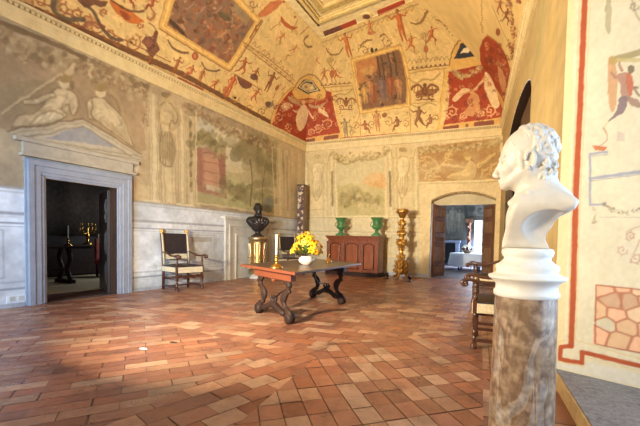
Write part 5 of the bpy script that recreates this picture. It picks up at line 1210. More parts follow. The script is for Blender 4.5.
S_.cap((-.100, -.017, .2885), (-.100, .017, .2885), .0078, .0078, .005)
S_.cap((-.112, -.024, .2948), (-.112, .024, .2948), .0022, .0022, .002, True)   # mouth line
# receding hair in short wavy locks
rs = random.Random(21)
def onskull(th, ph, k=1.0):   # th elevation, ph azimuth from +x
    return (.028+.118*k*math.cos(th)*math.cos(ph), .094*k*math.cos(th)*math.sin(ph), .430+.108*k*math.sin(th))
for i in range(210):
    ph = rs.uniform(-2.8, 2.8); th = rs.uniform(-.75, 1.45)
    if abs(ph) > 1.5 and th < .55: continue
    if abs(ph) > 1.9 and th < .78: continue
    if abs(ph) > 2.4 and th < .95: continue
    a0 = rs.uniform(-1, 1); pts = []; curl = rs.choice([-1, 1])*rs.uniform(.6, 1.5); d = a0
    t_, p_ = th, ph
    for k in range(6):
        pts.append(onskull(t_, p_, 1.0+.012*math.sin(k))); t_ -= .085*math.cos(d)*(1 if th < .9 else .4); p_ += .10*math.sin(d)+(.07 if p_ < 0 else -.07)*0; d += curl*.45
    r0 = rs.uniform(.0065, .0105)
    for k in range(5): S_.cap(pts[k], pts[k+1], r0*(1-k*.12), r0*(1-(k+1)*.12), .0028)
for i in range(34):    # nape curls and sideburn
    ph = rs.uniform(-1.2, 1.2); z = rs.uniform(.30, .36); x = .045+.085*math.cos(ph); y = .085*math.sin(ph); a = rs.uniform(0, 6)
    for k in range(4): S_.cap((x+.011*math.cos(a+k*.9), y, z+.011*math.sin(a+k*.9)), (x+.011*math.cos(a+k*.9+.9), y, z+.011*math.sin(a+k*.9+.9)), .007, .006, .003)
for sg in (-1, 1):
    for k in range(5): S_.cap((-.020+rs.uniform(-.006, .006), sg*.086, .41-.014*k), (-.010, sg*.088, .398-.014*k), .006, .005, .004)
    for k in range(8): S_.cap((-.056+k*.011, sg*(.070+.002*k), .452+.006*k), (-.046+k*.012, sg*(.080+.001*k), .436+.004*k), .006, .005, .003)
# nude chest and shoulders, cut on a slant
def sstep(v): v = np.clip(v, 0, 1); return v*v*(3-2*v)
def yw(x, z): return .060+.095*sstep(z/.17)-.105*sstep((z-.17)/.12)
S_.poly([(-.040, .225), (-.064, .175), (-.080, .11), (-.098, .03), (-.100, .0), (.078, .0), (.078, .07), (.088, .105), (.108, .130), (.150, .152), (.163, .180), (.138, .215), (.105, .25), (.06, .285), (0, .25)], yw, .035, rnd=.022)
for sg in (-1, 1): S_.ell((.070, sg*.135, .035), (.115, .085, .115), .008, True, .35)
S_.ell((.115, 0, .045), (.060, .085, .055), .012, True)
for sg in (-1, 1):
    S_.ell((-.058, sg*.055, .130), (.026, .050, .045), .03); S_.cap((-.03, sg*.012, .232), (-.075, sg*.018, .19), .012, .009, .012)
    S_.cap((-.066, sg*.020, .186), (.00, sg*.115, .222), .010, .011, .015)   # collar bone
    S_.cap((-.020, sg*.022, .226), (.028, sg*.07, .330), .013, .016, .018)   # neck muscle
    S_.cap((-.082, sg*.020, .10), (-.096, sg*.075, .08), .004, .003, .006, True)
S_.F = np.maximum(S_.F, -S_.Z)
hd = S_.mesh('head_and_chest', 'marble_white', bust)
co = np.zeros(len(hd.data.vertices)*3, np.float32); hd.data.vertices.foreach_get('co', co); co = co.reshape(-1, 3)
k_ = sstep((co[:, 2]-.19)/.10); co[:, 0] = co[:, 0]*(1-k_)+(co[:, 0]*.872-.0253)*k_; co[:, 1] *= 1-.08*k_; co[:, 2] = co[:, 2]*(1-k_)+(co[:, 2]*.95-.002)*k_
hd.data.vertices.foreach_set('co', co.ravel()); hd.data.update()

# ---------------- bronze bust and its gilded pedestal ----------------
ped = empty('gilded_pedestal', (-7.24, 9.30, 0)); tag(ped, 'round gilded openwork pedestal against the left wall carrying the dark bust', 'pedestal')
b = MB(); b.lathe([(.24, 0), (.24, .05), (.22, .07), (.20, .10), (.20, .13)], n=28); b.build('foot', 'grey_stone', ped)
b = MB(); b.lathe([(.27, .13), (.275, .17), (.24, .19), (.235, .23)], n=28); b.build('rim', 'brass_pale', ped); b = MB(); b.lathe([(.24, 1.12), (.25, 1.15), (.29, 1.18), (.295, 1.25), (.27, 1.27)], n=28); b.build('rim', 'brass_pale', ped)
b = MB(); b.lathe([(.20, .2), (.20, 1.14)], n=32, flute=(8, .03)); b.build('drum', 'gilt', ped)
for k in range(10):
    a = 2*PI*k/10; b = MB(); b.tube([(.24*math.cos(a), .24*math.sin(a), .22), (.26*math.cos(a), .26*math.sin(a), .3), (.235*math.cos(a), .235*math.sin(a), .66), (.26*math.cos(a), .26*math.sin(a), 1.06), (.24*math.cos(a), .24*math.sin(a), 1.13)], [.02, .026, .016, .026, .02], 8)
    b.ball((.255*math.cos(a), .255*math.sin(a), .66), (.03, .03, .05), 8); b.build('baluster', 'brass_pale', ped)
br = empty('bronze_bust', (-7.24, 9.30, 1.27), math.radians(-38)); tag(br, 'dark bronze bust of a bearded man on the gilded round pedestal', 'bust')
b = MB(); b.box((0, 0, .02), (.30, .30, .04)); b.lathe([(.14, .04), (.13, .07), (.08, .10), (.07, .14), (.10, .18), (.09, .20)], n=20); b.build('socle', 'bronze', br)
T_ = SDF((-.34, -.36, .15), (.34, .36, 1.10), .0085)
T_.ell((0, 0, .42), (.19, .27, .20), .05); T_.cap((0, -.21, .50), (0, .21, .50), .11, .11, .08); T_.ell((.02, 0, .27), (.13, .17, .12), .05); T_.cap((0, 0, .55), (0, 0, .62), .16, .10, .06)
T_.cap((.0, 0, .55), (.02, 0, .74), .085, .075, .04)
T_.ell((.02, 0, .87), (.14, .115, .15), .02); T_.ell((.09, 0, .76), (.085, .08, .10), .03); T_.ell((0, 0, .98), (.10, .09, .07), .03); T_.ell((.165, 0, .83), (.028, .022, .03), .015); T_.cap((.155, 0, .88), (.18, 0, .83), .016, .022, .01)
T_.cap((.14, -.055, .895), (.14, .055, .895), .018, .018, .012)
for sg in (-1, 1): T_.ell((.137, sg*.042, .868), (.022, .02, .014), .01, True); T_.ell((.01, sg*.115, .85), (.025, .014, .035), .008)
rs = random.Random(3)
for k in range(26): a = rs.uniform(-1.3, 1.3); z = rs.uniform(.66, .80); T_.cap((.06+.07*math.cos(a), .075*math.sin(a), z), (.07+.08*math.cos(a+.2), .08*math.sin(a+.2), z-.04), .018, .01, .006)
for k in range(50): a = rs.uniform(1.0, 5.3); z = rs.uniform(.84, .99); rr = .135*math.sqrt(max(.05, 1-((z-.87)/.14)**2)); T_.cap((.02+rr*math.cos(a), rr*.85*math.sin(a), z), (.02+rr*math.cos(a+.35), rr*.85*math.sin(a+.35), z+.01), .018, .012, .006)
for k in range(7):
    y_ = -.26+k*.085; T_.cap((.17, y_, .56-.03*abs(k-3)*.5), (.17-.02*k*.3, y_*.35+.03, .30), .024, .014, .015)
T_.cap((-.1, -.3, .52), (.19, .12, .42), .035, .03, .02)
br.scale = (1.1, 1.1, 1.0)
T_.mesh('figure', 'bronze', br)

# ---------------- refectory table with scrolled trestles ----------------
TA, TBc, TCc = Vector((-4.16, 4.90, 0)), Vector((-2.62, 4.14, 0)), Vector((-2.68, 6.60, 0)); TD = TA+TCc-TBc
tbl = empty('refectory_table', tuple((TA+TCc)/2)); tag(tbl, 'long dark walnut table with carved scroll legs in the middle of the room', 'table')
oo = (TA+TCc)/2; e1 = (TBc-TA); e2 = (TCc-TBc); e1n = e1.normalized(); e2n = e2.normalized()
def tp(u, v, z): p = TA+e1*u+e2*v-oo; return (p.x, p.y, z)
def slab(u0, u1, v0, v1, z0, z1): b = MB(); b.add([tp(u0, v0, z0), tp(u1, v0, z0), tp(u1, v1, z0), tp(u0, v1, z0), tp(u0, v0, z1), tp(u1, v0, z1), tp(u1, v1, z1), tp(u0, v1, z1)], [(0, 3, 2, 1), (4, 5, 6, 7), (0, 1, 5, 4), (1, 2, 6, 5), (2, 3, 7, 6), (3, 0, 4, 7)]); return b
slab(0, 1, .035, .965, .765, .80).build('table_top', 'table_top_wood', tbl, bevel=.008)
for v0, v1 in ((0, .034), (.966, 1)): slab(0, 1, v0, v1, .762, .802).build('breadboard_end', 'walnut_edge', tbl, bevel=.006)
for vv in (.10, .86): slab(.16, .84, vv-.03, vv+.03, .63, .765).build('apron', 'walnut_edge' if vv < .5 else 'dark_walnut', tbl, bevel=.01)
def trestle_leg(u, vv, sg):
    """S-scroll leg standing across the table"""
    base = TA+e1*u+e2*vv-oo; b = MB(); P = []
    for (a, z) in ((-.02, .64), (.03, .61), (.055, .54), (.02, .46), (-.06, .39), (-.085, .31), (-.04, .23), (.04, .17), (.09, .12), (.09, .07)):
        P.append(tuple(base+e1n*(a*sg)+Vector((0, 0, z))))
    b.tube(crom(P, 4), [.047+.013*math.sin(i*.45) for i in range(len(crom(P, 4)))], 10, flat=(.75, 1.25))
    for cx_, cz_, r_ in ((.095, .082, .082), ): b.lathe([(r_*.6, -.06), (r_, -.045), (r_, .045), (r_*.6, .06)], n=18, M=Matrix.Translation(base+e1n*(cx_*sg)+Vector((0, 0, cz_))) @ Matrix.Rotation(math.atan2(e1n.y, e1n.x), 4, 'Z') @ Matrix.Rotation(PI/2, 4, 'X'))
    for (a, z, r_) in ((.085, .56, .042), (-.115, .36, .038), (.08, .47, .032), (-.05, .22, .04), (.055, .63, .05)): b.ball(tuple(base+e1n*(a*sg)+Vector((0, 0, z))), (r_, r_, r_), 10)
    return b
for vv in (.10, .86):
    for u, sg in ((.27, -1), (.73, 1)): trestle_leg(u, vv, sg).build('leg', 'dark_walnut', tbl)
    b = MB(); P = [TA+e1*(.29+.42*k/8)+e2*vv-oo+Vector((0, 0, .15+.05*math.cos((k-4)*PI/4)+.02)) for k in range(9)]; b.tube([tuple(p) for p in P], [.045, .05, .042, .048, .06, .048, .042, .05, .045], 10)
    m_ = TA+e1*.5+e2*vv-oo; b.ball(tuple(m_+Vector((0, 0, .27))), (.035, .035, .05), 10); b.ball(tuple(m_+Vector((0, 0, .335))), (.02, .02, .03), 8); b.ball(tuple(m_+e1n*.06+Vector((0, 0, .25))), .028, 8); b.ball(tuple(m_-e1n*.06+Vector((0, 0, .25))), .028, 8)
    b.build('stretcher', 'dark_walnut', tbl)
    b = MB(); [b.tube([tuple(m_+e1n*(s_*.02)+Vector((0, 0, .25))), tuple(m_+e1n*(s_*.09)+Vector((0, 0, .31))), tuple(m_+e1n*(s_*.05)+Vector((0, 0, .36)))], [.03, .024, .01], 8) for s_ in (-1, 1)]; b.ball(tuple(m_+Vector((0, 0, .24))), (.06, .04, .04), 10); b.build('carved_ornament', 'dark_walnut', tbl)
    b = MB(); mm = m_; b.ball(tuple(mm+Vector((0, 0, .62))), (.05, .03, .05), 10); b.build('carved_boss', 'walnut_edge', tbl)
for v0, v1 in ((.12, .40), (.84, .56)):
    b = MB(); P = []
    for k in range(13):
        t = k/12; p = TA+e1*(.5+.16*math.sin(t*PI)*0)+e2*(v0+(v1-v0)*t)-oo; z = .30+.44*(t**1.5)+.035*math.sin(t*PI*3); P.append((p.x, p.y, z))
    b.tube(P, .012, 8); b.ball(P[6], .026, 8); b.build('iron_brace', 'wrought_iron', tbl)

# things on the table
def candlestick(name, loc, hc, lab, s=1.0, mt_='brass'):
    r = empty(name, loc); tag(r, lab, 'candlestick')
    b = MB(); b.lathe([(.085*s, 0), (.088*s, .012*s), (.078*s, .022*s), (.06*s, .03*s), (.062*s, .042*s), (.04*s, .052*s), (.022*s, .06*s), (.018*s, .085*s), (.03*s, .10*s), (.034*s, .115*s), (.02*s, .13*s), (.018*s, .15*s), (.034*s, .162*s), (.035*s, .168*s), (.02*s, .172*s), (.018*s, .19*s)], n=24); b.build('stick', mt_, r)
    b = MB(); b.lathe([(.0155*s, .18*s), (.0155*s, .18*s+hc*.5), (.0145*s, .18*s+hc*.96), (.008*s, .18*s+hc)], n=14); c_ = b.build('candle', 'candle_wax', r)
    b = MB(); b.tube([(0, 0, .18*s+hc-.002), (.001, 0, .18*s+hc+.012)], .002, 5); b.build('wick', 'iron', c_)
    return r
candlestick('candlestick', (-3.25, 4.62, .802), .31, 'brass candlestick with a tall cream candle at the near end of the table', 1.05)
bell = empty('table_bell', (-3.28, 6.38, .802)); bell.scale = (.8, .8, .8); tag(bell, 'small brass hand bell near the far end of the table', 'bell')
b = MB(); b.lathe([(.075, 0), (.078, .012), (.06, .04), (.05, .08), (.03, .10), (.012, .105)], n=20); b.build('body', 'brass', bell)
b = MB(); b.lathe([(.012, .105), (.016, .125), (.009, .15), (.014, .18), (.018, .2), (.008, .215)], n=12); b.build('handle', 'brass', bell)

vase = empty('flower_bowl', (-3.28, 5.55, .802)); vase.scale = (.9, .9, .72); tag(vase, 'white round bowl vase holding the yellow flowers on the table', 'vase')
b = MB(); b.lathe([(.075, 0), (.085, .01), (.13, .05), (.155, .10), (.145, .155), (.115, .185), (.12, .198), (.11, .198), (.10, .18), (.02, .17)], n=32, flute=(14, .02)); b.build('bowl', 'porcelain', vase)
fl = empty('flower_arrangement', (-3.28, 5.55, .985)); fl.scale = (.84, .84, .84); tag(fl, 'big bunch of yellow and orange lilies in the white bowl', 'flowers')
rs = random.Random(17)
def lily(b, pl, c_, d_, s):
    d_ = Vector(d_).normalized(); qn = d_.to_track_quat('Z', 'Y').to_matrix().to_4x4(); M_ = Matrix.Translation(c_) @ qn @ Matrix.Rotation(rs.uniform(0, 6), 4, 'Z')
    for k in range(6):
        a = k*PI/3; ca, sa = math.cos(a), math.sin(a); rows = []
        for (rr, zz, ww) in ((.006, 0, .006), (.022, .035, .020), (.052, .055, .026), (.082, .052, .018), (.102, .030, .003)):
            rr *= s; zz *= s; ww *= s
            rows.append([(rr*ca-ww*sa*-1*-1, rr*sa+ww*ca, zz), (rr*ca, rr*sa, zz-.006*s), (rr*ca+ww*sa, rr*sa-ww*ca, zz)])
        vs = [p for r_ in rows for p in r_]; b.add(vs, [(i*3+j, i*3+j+1, (i+1)*3+j+1, (i+1)*3+j) for i in range(4) for j in range(2)], True, M_)
    for k in range(5): a = k*1.256; pl.tube([(0, 0, .01), (.018*math.cos(a)*s, .018*math.sin(a)*s, .06*s)], .0022, 4, M=M_); pl.ball((.018*math.cos(a)*s, .018*math.sin(a)*s, .062*s), (.005, .005, .008), 6, M=M_)
st = MB(); lf = MB(); spots = []
for i in range(74):
    th = math.acos(1-rs.random()*1.12); ph = rs.uniform(0, 2*PI); R_f = rs.uniform(.78, 1.05); lean = .10*max(0, math.cos(th))
    p = Vector((.28*math.sin(th)*math.cos(ph)*R_f, .30*math.sin(th)*math.sin(ph)*R_f, (.05+.35*max(-.1, math.cos(th))*R_f))); spots.append(p)
    st.tube([(p.x*.1, p.y*.1, .0), tuple(p*.6), tuple(p)], .004, 5)
    b = MB(); pl = MB(); lily(b, pl, p, (p+Vector((0, 0, .02))), rs.uniform(.6, .9))
    f_ = b.build('flower', 'petal_yellow' if rs.random() < .68 else 'petal_pale', fl)
    pl.build('stamen', 'pollen', f_)
st.build('stems', 'leaf_green', fl)
for i in range(46):
    ph = rs.uniform(0, 2*PI); el = rs.uniform(.0, 1.1); d_ = Vector((math.cos(ph)*math.cos(el), math.sin(ph)*math.cos(el), math.sin(el))); s_ = Vector((-math.sin(ph), math.cos(ph), 0)); L_ = rs.uniform(.16, .30)
    o_ = d_*.08; lf.add([tuple(o_), tuple(o_+d_*L_*.5+s_*.02), tuple(o_+d_*L_+Vector((0, 0, -.03))), tuple(o_+d_*L_*.5-s_*.02), tuple(o_+d_*L_*.5+Vector((0, 0, .008)))], [(0, 1, 4), (1, 2, 4), (2, 3, 4), (3, 0, 4)], True)
o_ = lf.build('foliage', 'leaf_green', fl); o_['kind'] = 'stuff'

# ---------------- high-backed armchairs ----------------
def turned(b, x, y, z0, z1, r, n=3):
    prof = []; N_ = n*6
    for i in range(N_+1): t = i/N_; prof.append((r*(.62+.38*abs(math.sin(t*PI*n))), z0+(z1-z0)*t))
    b.lathe(prof, (x, y, 0), 12)
def armchair(loc, rz, lab, grp=None, gild=True, gilt_post=True):
    """seat faces local -y"""
    r = empty('armchair', loc, rz); tag(r, lab, 'chair', 'high-backed leather armchairs')
    W, D, hs = .305, .29, .56
    for sx in (-1, 1):
        b = MB(); b.box((sx*W, -D, .055), (.062, .062, .05)); b.box((sx*W, -D, .30), (.052, .052, .14)); turned(b, sx*W, -D, .08, .23, .028, 2); b.box((sx*W, -D, .50), (.054, .054, .14)); turned(b, sx*W, -D, .37, .43, .026, 1); turned(b, sx*W, -D, .57, .78, .027, 3); b.lathe([(.036, .0), (.04, .03), (.034, .05)], (sx*W, -D-.006, 0), 12); b.build('leg', 'chair_wood', r, bevel=.003)
        b = MB(); b.tube([(sx*W, D, 0), (sx*W, D, .5), (sx*W, D+.03, .9), (sx*W, D+.09, 1.30)], .030, 4, flat=(1.15, 1.0)); p = b.build('back_post', 'chair_wood', r); b = MB(); b.tube([(sx*W, D-.034, .58), (sx*W, D-.004, .9), (sx*W, D+.054, 1.29)], .024, 4, flat=(1.2, .4)); b.build('braid', 'fringe', p)
        b = MB(); b.lathe([(.026, 0), (.034, .01), (.022, .02), (.04, .04), (.046, .07), (.03, .10), (.012, .115)], (sx*W, D+.09, 1.295), 10); b.ball((sx*W, D+.05, 1.355), (.03, .035, .035), 8); b.build('finial', 'chair_gilt', r)
        b = MB(); P = crom([(sx*W, D+.0, .86), (sx*W, .15, .85), (sx*W*1.03, -.05, .79), (sx*W*1.06, -.24, .79), (sx*W*1.08, -.36, .815), (sx*W*1.08, -.43, .80), (sx*W*1.08, -.445, .765), (sx*W*1.08, -.41, .745), (sx*W*1.08, -.385, .765)], 4)
        b.tube(P, [.024]*20+[.027]*8+[.024]*(len(P)-28), 10, flat=(1.3, .8)); b.ball((sx*W*1.08, -.405, .775), (.036, .03, .03), 10); b.build('arm', 'chair_wood', r)
        b = MB(); b.box((sx*W, 0, .10), (.032, 2*D-.05, .04)); b.box((sx*W, 0, .30), (.026, 2*D-.05, .035)); b.build('side_stretcher', 'chair_wood', r, bevel=.003)
    b = MB(); P = crom([(-W, -D, .30), (-.2, -D, .335), (-.1, -D, .29), (0, -D, .335), (.1, -D, .29), (.2, -D, .335), (W, -D, .30)], 5); b.tube(P, [.022+.012*abs(math.sin(i*.6)) for i in range(len(P))], 8); b.build('front_stretcher', 'chair_wood', r)
    b = MB(); b.box((0, D, .26), (2*W-.05, .028, .05)); b.box((0, 0, .10), (2*W-.03, .03, .035)); b.build('back_stretcher', 'chair_wood', r, bevel=.003)
    b = MB(); b.box((0, 0, .50), (2*W-.03, 2*D-.03, .06)); b.build('seat_frame', 'chair_wood', r, bevel=.004)
    b = MB(); n_ = 8; vs = []; 
    for j in range(n_+1):
        for i in range(n_+1):
            u, v = i/n_*2-1, j/n_*2-1; vs.append((u*(W+.012), v*(D+.012), .555+.045*(1-u**4)*(1-v**4)))
    m0 = len(vs); vs += [(a, b_, .525) for a, b_ in ((-W-.012, -D-.012), (W+.012, -D-.012), (W+.012, D+.012), (-W-.012, D+.012))]
    b.add(vs, [(j*(n_+1)+i, j*(n_+1)+i+1, (j+1)*(n_+1)+i+1, (j+1)*(n_+1)+i) for j in range(n_) for i in range(n_)], True)
    b.add([(-W-.012, -D-.012, .525), (W+.012, -D-.012, .525), (W+.012, D+.012, .525), (-W-.012, D+.012, .525), (-W-.012, -D-.012, .556), (W+.012, -D-.012, .556), (W+.012, D+.012, .556), (-W-.012, D+.012, .556)], [(0, 3, 2, 1), (0, 1, 5, 4), (1, 2, 6, 5), (2, 3, 7, 6), (3, 0, 4, 7)])
    b.build('seat', 'leather', r)
    b = MB(); b.box((0, -D-.034, .475), (2*W-.02, .010, .13)); 
    for sx in (-1, 1): b.box((sx*(W+.034), 0, .485), (.010, 2*D-.04, .11))
    b.build('seat_fringe', 'fringe', r)
    Mb = Matrix.Translation((0, D+.03, .80)) @ Matrix.Rotation(-.15, 4, 'X')
    b = MB(); b.box((0, .012, .26), (2*W-.05, .036, .50), M=Mb); b.build('backrest', 'leather', r, bevel=.008)
    b = MB(); b.box((0, -.006, -.045), (2*W-.05, .012, .12), M=Mb); b.build('back_fringe', 'fringe', r)
    return r
armchair((-7.12, 6.40, 0), math.radians(78), 'high-backed armchair with dark leather and cream fringe between the doorway and the stone fireplace')
armchair((-7.0, 10.85, 0), math.radians(62), 'dark leather armchair in the far left corner behind the yellow flowers')
armchair((-.10, 4.83, 0), math.radians(-87), 'dark wooden scroll-armed chair with yellow seat fringe just behind the marble column')
armchair((-.42, 8.3, 0), math.radians(-90), 'second scroll-armed chair further back along the right wall towards the dining room door')

# ---------------- walnut sideboard ----------------
mat('cab_wood', sr(108, 58, 34), .36, noise=[(2.2, sr(82, 38, 24), .8), (9, sr(164, 84, 44), .5)], stretch=(6, 6, 1), coat=.3); mat('cab_panel', sr(132, 74, 42), .36, noise=[(2.0, sr(110, 48, 26), .7)], stretch=(6, 6, 1), coat=.3)
sb = empty('sideboard', (-5.10, 11.95, 0), math.radians(-4)); tag(sb, 'long carved walnut sideboard with panelled doors under the painted landscape', 'sideboard')
W2, Dp, Ht = 1.01, .24, 1.38
b = MB(); b.box((0, 0, .69), (2*W2-.06, 2*Dp-.03, 1.18)); b.build('carcass', 'cab_wood', sb, bevel=.006)
b = MB(); b.box((0, -.01, Ht-.02), (2*W2+.10, 2*Dp+.10, .045)); b.box((0, -.005, Ht-.065), (2*W2+.04, 2*Dp+.05, .045)); b.box((0, 0, Ht-.10), (2*W2, 2*Dp+.01, .04)); b.build('top', 'cab_wood', sb, bevel=.01)
b = MB(); b.box((0, 0, .045), (2*W2+.08, 2*Dp+.08, .09)); b.box((0, 0, .11), (2*W2+.02, 2*Dp+.02, .05)); b.build('plinth', 'dark_walnut', sb, bevel=.01)
for x in (-W2+.06, -.36, .36, W2-.06):
    b = MB(); b.box((x, -Dp-.005, .66), (.10, .05, 1.06)); b.box((x, -Dp-.032, .66), (.055, .015, .92)); b.box((x, -Dp-.02, 1.14), (.12, .05, .06)); b.box((x, -Dp-.02, .19), (.12, .05, .06)); b.build('pilaster', 'cab_wood', sb, bevel=.005)
for cx_, wd in ((-.655, .50), (0, .60), (.655, .50)):
    b = MB(); b.box((cx_, -Dp-.002, .67), (wd, .03, .98)); d_ = b.build('door', 'cab_wood', sb, bevel=.004)
    b = MB(); w_ = wd/2-.08; pts = [(-w_, .27), (w_, .27), (w_, 1.04), (w_*.75, 1.045), (w_*.6, 1.075), (0, 1.095), (-w_*.6, 1.075), (-w_*.75, 1.045), (-w_, 1.04)]; b.prism([(cx_+x, z) for x, z in pts], -Dp-.035, -Dp-.01); b.build('door_panel', 'cab_panel', d_, bevel=.012)
    b = MB(); P = [(cx_+x*1.13, -Dp-.03, .66+(z-.66)*1.07) for x, z in pts]; b.tube(P+[P[0]], .013, 6); b.build('panel_moulding', 'dark_walnut', d_)
    b = MB(); b.ball((cx_+wd/2-.035, -Dp-.04, .70), .016, 8); b.build('knob', 'brass', d_)
def urn(loc, lab):
    r = empty('garden_urn', loc); tag(r, lab, 'urn', 'green urns on the sideboard')
    r.scale = (1.14, 1.14, 1.14)
    b = MB(); b.box((0, 0, .03), (.25, .25, .06)); b.lathe([(.11, .06), (.115, .08), (.06, .11), (.05, .15), (.075, .17), (.05, .19)], n=24); b.build('foot', 'malachite', r, bevel=.004)
    b = MB(); b.lathe([(.05, .19), (.10, .21), (.15, .26), (.155, .30), (.125, .33), (.12, .40), (.135, .47), (.18, .53), (.195, .545), (.19, .56), (.165, .555), (.11, .47), (.02, .45)], n=32, flute=(16, .02)); b.build('bowl', 'malachite', r)
    for s in (-1, 1):
        b = MB(); b.tube(crom([(s*.13, 0, .29), (s*.19, 0, .30), (s*.20, 0, .36), (s*.17, 0, .42), (s*.13, 0, .44)], 4), .013, 8); b.build('handle', 'malachite', r)
urn((-5.68, 11.98, Ht+.003), 'left one of the two green urns standing on the sideboard'); urn((-4.28, 11.88, Ht+.003), 'right one of the two green urns standing on the sideboard, nearer the gilded candelabrum')

# ---------------- gilded torchere ----------------
tc_ = empty('gilded_torchere', (-3.30, 11.55, 0)); tag(tc_, 'tall carved gilded candle stand between the sideboard and the rear doorway', 'candelabrum')
for k in range(3):
    a = k*2*PI/3+.5; ca, sa = math.cos(a), math.sin(a); b = MB(); P = crom([(.05*ca, .05*sa, .62), (.14*ca, .14*sa, .58), (.20*ca, .20*sa, .44), (.12*ca, .12*sa, .30), (.20*ca, .20*sa, .12), (.30*ca, .30*sa, .05), (.33*ca, .33*sa, .09), (.29*ca, .29*sa, .12)], 4)
    b.tube(P, [.045-.018*i/len(P) for i in range(len(P))], 8); b.ball((.18*ca, .18*sa, .48), .06, 10); b.ball((.15*ca, .15*sa, .22), .05, 10); b.build('leg', 'gilt', tc_)
b = MB(); b.lathe([(.10, .16), (.15, .22), (.16, .30), (.11, .40), (.14, .50), (.10, .60), (.05, .66), (.06, .72), (.11, .76), (.07, .80), (.05, .90), (.055, 1.0), (.08, 1.04), (.12, 1.12), (.13, 1.2), (.09, 1.28), (.06, 1.32), (.07, 1.36), (.10, 1.44), (.11, 1.52), (.08, 1.58), (.05, 1.64), (.06, 1.68), (.09, 1.76), (.10, 1.84), (.08, 1.90), (.05, 1.94), (.06, 1.98)], n=28, flute=(6, .10)); b.build('stem', 'gilt', tc_)
rs = random.Random(9)
for z, R_, n_ in ((1.14, .14, 7), (1.24, .12, 6), (1.48, .11, 6), (1.80, .10, 5), (.98, .08, 5), (.55, .16, 7), (.40, .18, 7), (.26, .20, 8), (.72, .11, 5), (1.62, .07, 4)):
    for k in range(n_):
        a = 2*PI*k/n_+z; b = MB(); b.ball((R_*math.cos(a), R_*math.sin(a), z), (.045, .045, .055), 8); b.tube([(R_*math.cos(a), R_*math.sin(a), z), ((R_+.05)*math.cos(a+.2), (R_+.05)*math.sin(a+.2), z+.05), ((R_+.03)*math.cos(a+.3), (R_+.03)*math.sin(a+.3), z+.09)], [.026, .018, .008], 6); b.build('acanthus', 'gilt', tc_)
b = MB(); b.lathe([(.06, 1.98), (.10, 2.02), (.13, 2.10), (.19, 2.16), (.20, 2.20), (.18, 2.23), (.19, 2.26), (.05, 2.24)], n=24, flute=(6, .07)); b.build('crown', 'gilt', tc_)
# little spotlight standing by the torchere's foot
mat('black_metal', sr(40, 40, 44), .4, metal=.5); mat('lens_glass', sr(206, 208, 210), .15)
for i, (loc, lab) in enumerate((((-3.72, 11.42, 0), 'small floor spotlight left of the gilded candle stand'), ((-2.86, 11.02, 0), 'small floor spotlight in front right of the gilded candle stand'))):
    r = empty('floor_spotlight', loc, .6+i); tag(r, lab, 'spotlight', 'floor spotlights by the gilded stand')
    b = MB(); b.lathe([(.09, 0), (.09, .012), (.02, .02), (.015, .09)], n=16); b.build('base', 'black_metal', r)
    Ms = Matrix.Translation((0, 0, .12)) @ Matrix.Rotation(-.9, 4, 'X'); b = MB(); b.lathe([(.03, -.06), (.045, -.05), (.05, .05), (.058, .06)], n=16, M=Ms); hd_ = b.build('lamp_head', 'black_metal', r)
    b = MB(); b.lathe([(.05, .062), (.03, .068)], n=16, M=Ms); b.build('lens', 'lens_glass', hd_)


# ---------------- inlaid stone pillar in the corner ----------------
def mosaic():
    m = bpy.data.materials.new('mosaic'); m.use_nodes = True; nt = m.node_tree; N = nt.nodes; L = nt.links; b = N['Principled BSDF']; b.inputs['Roughness'].default_value = .35
    tc = N.new('ShaderNodeTexCoord'); v = N.new('ShaderNodeTexVoronoi'); v.inputs['Scale'].default_value = 13; L.new(tc.outputs['Object'], v.inputs['Vector'])
    s = N.new('ShaderNodeSeparateColor'); L.new(v.outputs['Color'], s.inputs[0]); r = N.new('ShaderNodeValToRGB'); r.color_ramp.interpolation = 'CONSTANT'; els = r.color_ramp.elements; els[0].position = 0; els[0].color = (*sr(70, 50, 44), 1); els[1].position = .8; els[1].color = (*sr(196, 180, 150), 1)
    for p_, c_ in ((.25, sr(110, 76, 62)), (.45, sr(150, 132, 112)), (.62, sr(84, 72, 70))): e = els.new(p_); e.color = (*c_, 1)
    L.new(s.outputs[0], r.inputs[0]); L.new(r.outputs[0], b.inputs['Base Color']); MATS['mosaic'] = m
mosaic(); mat('brown_marble', sr(112, 82, 60), .35, noise=(5, sr(84, 58, 44), .7)); 
pl_ = empty('inlaid_pillar', (-7.38, 12.1, 0), math.radians(8)); tag(pl_, 'tall square dark inlaid marble pillar standing in the far left corner', 'pillar')
b = MB(); b.box((0, 0, 1.72), (.29, .28, 3.08)); b.build('shaft', 'brown_marble', pl_, bevel=.006)
b = MB(); b.box((-.01, -.143, 1.72), (.23, .012, 3.02)); b.build('inlay_panel', 'mosaic', pl_)
b = MB(); b.box((.146, 0, 1.72), (.010, .22, 2.98)); b.build('inlay_panel', 'brown_marble', pl_)
b = MB(); b.box((0, 0, .10), (.56, .48, .20)); b.build('base', 'grey_stone', pl_, bevel=.01)
b = MB(); b.box((0, 0, 3.255), (.31, .30, .03)); b.build('cap', 'dark_walnut', pl_, bevel=.006)

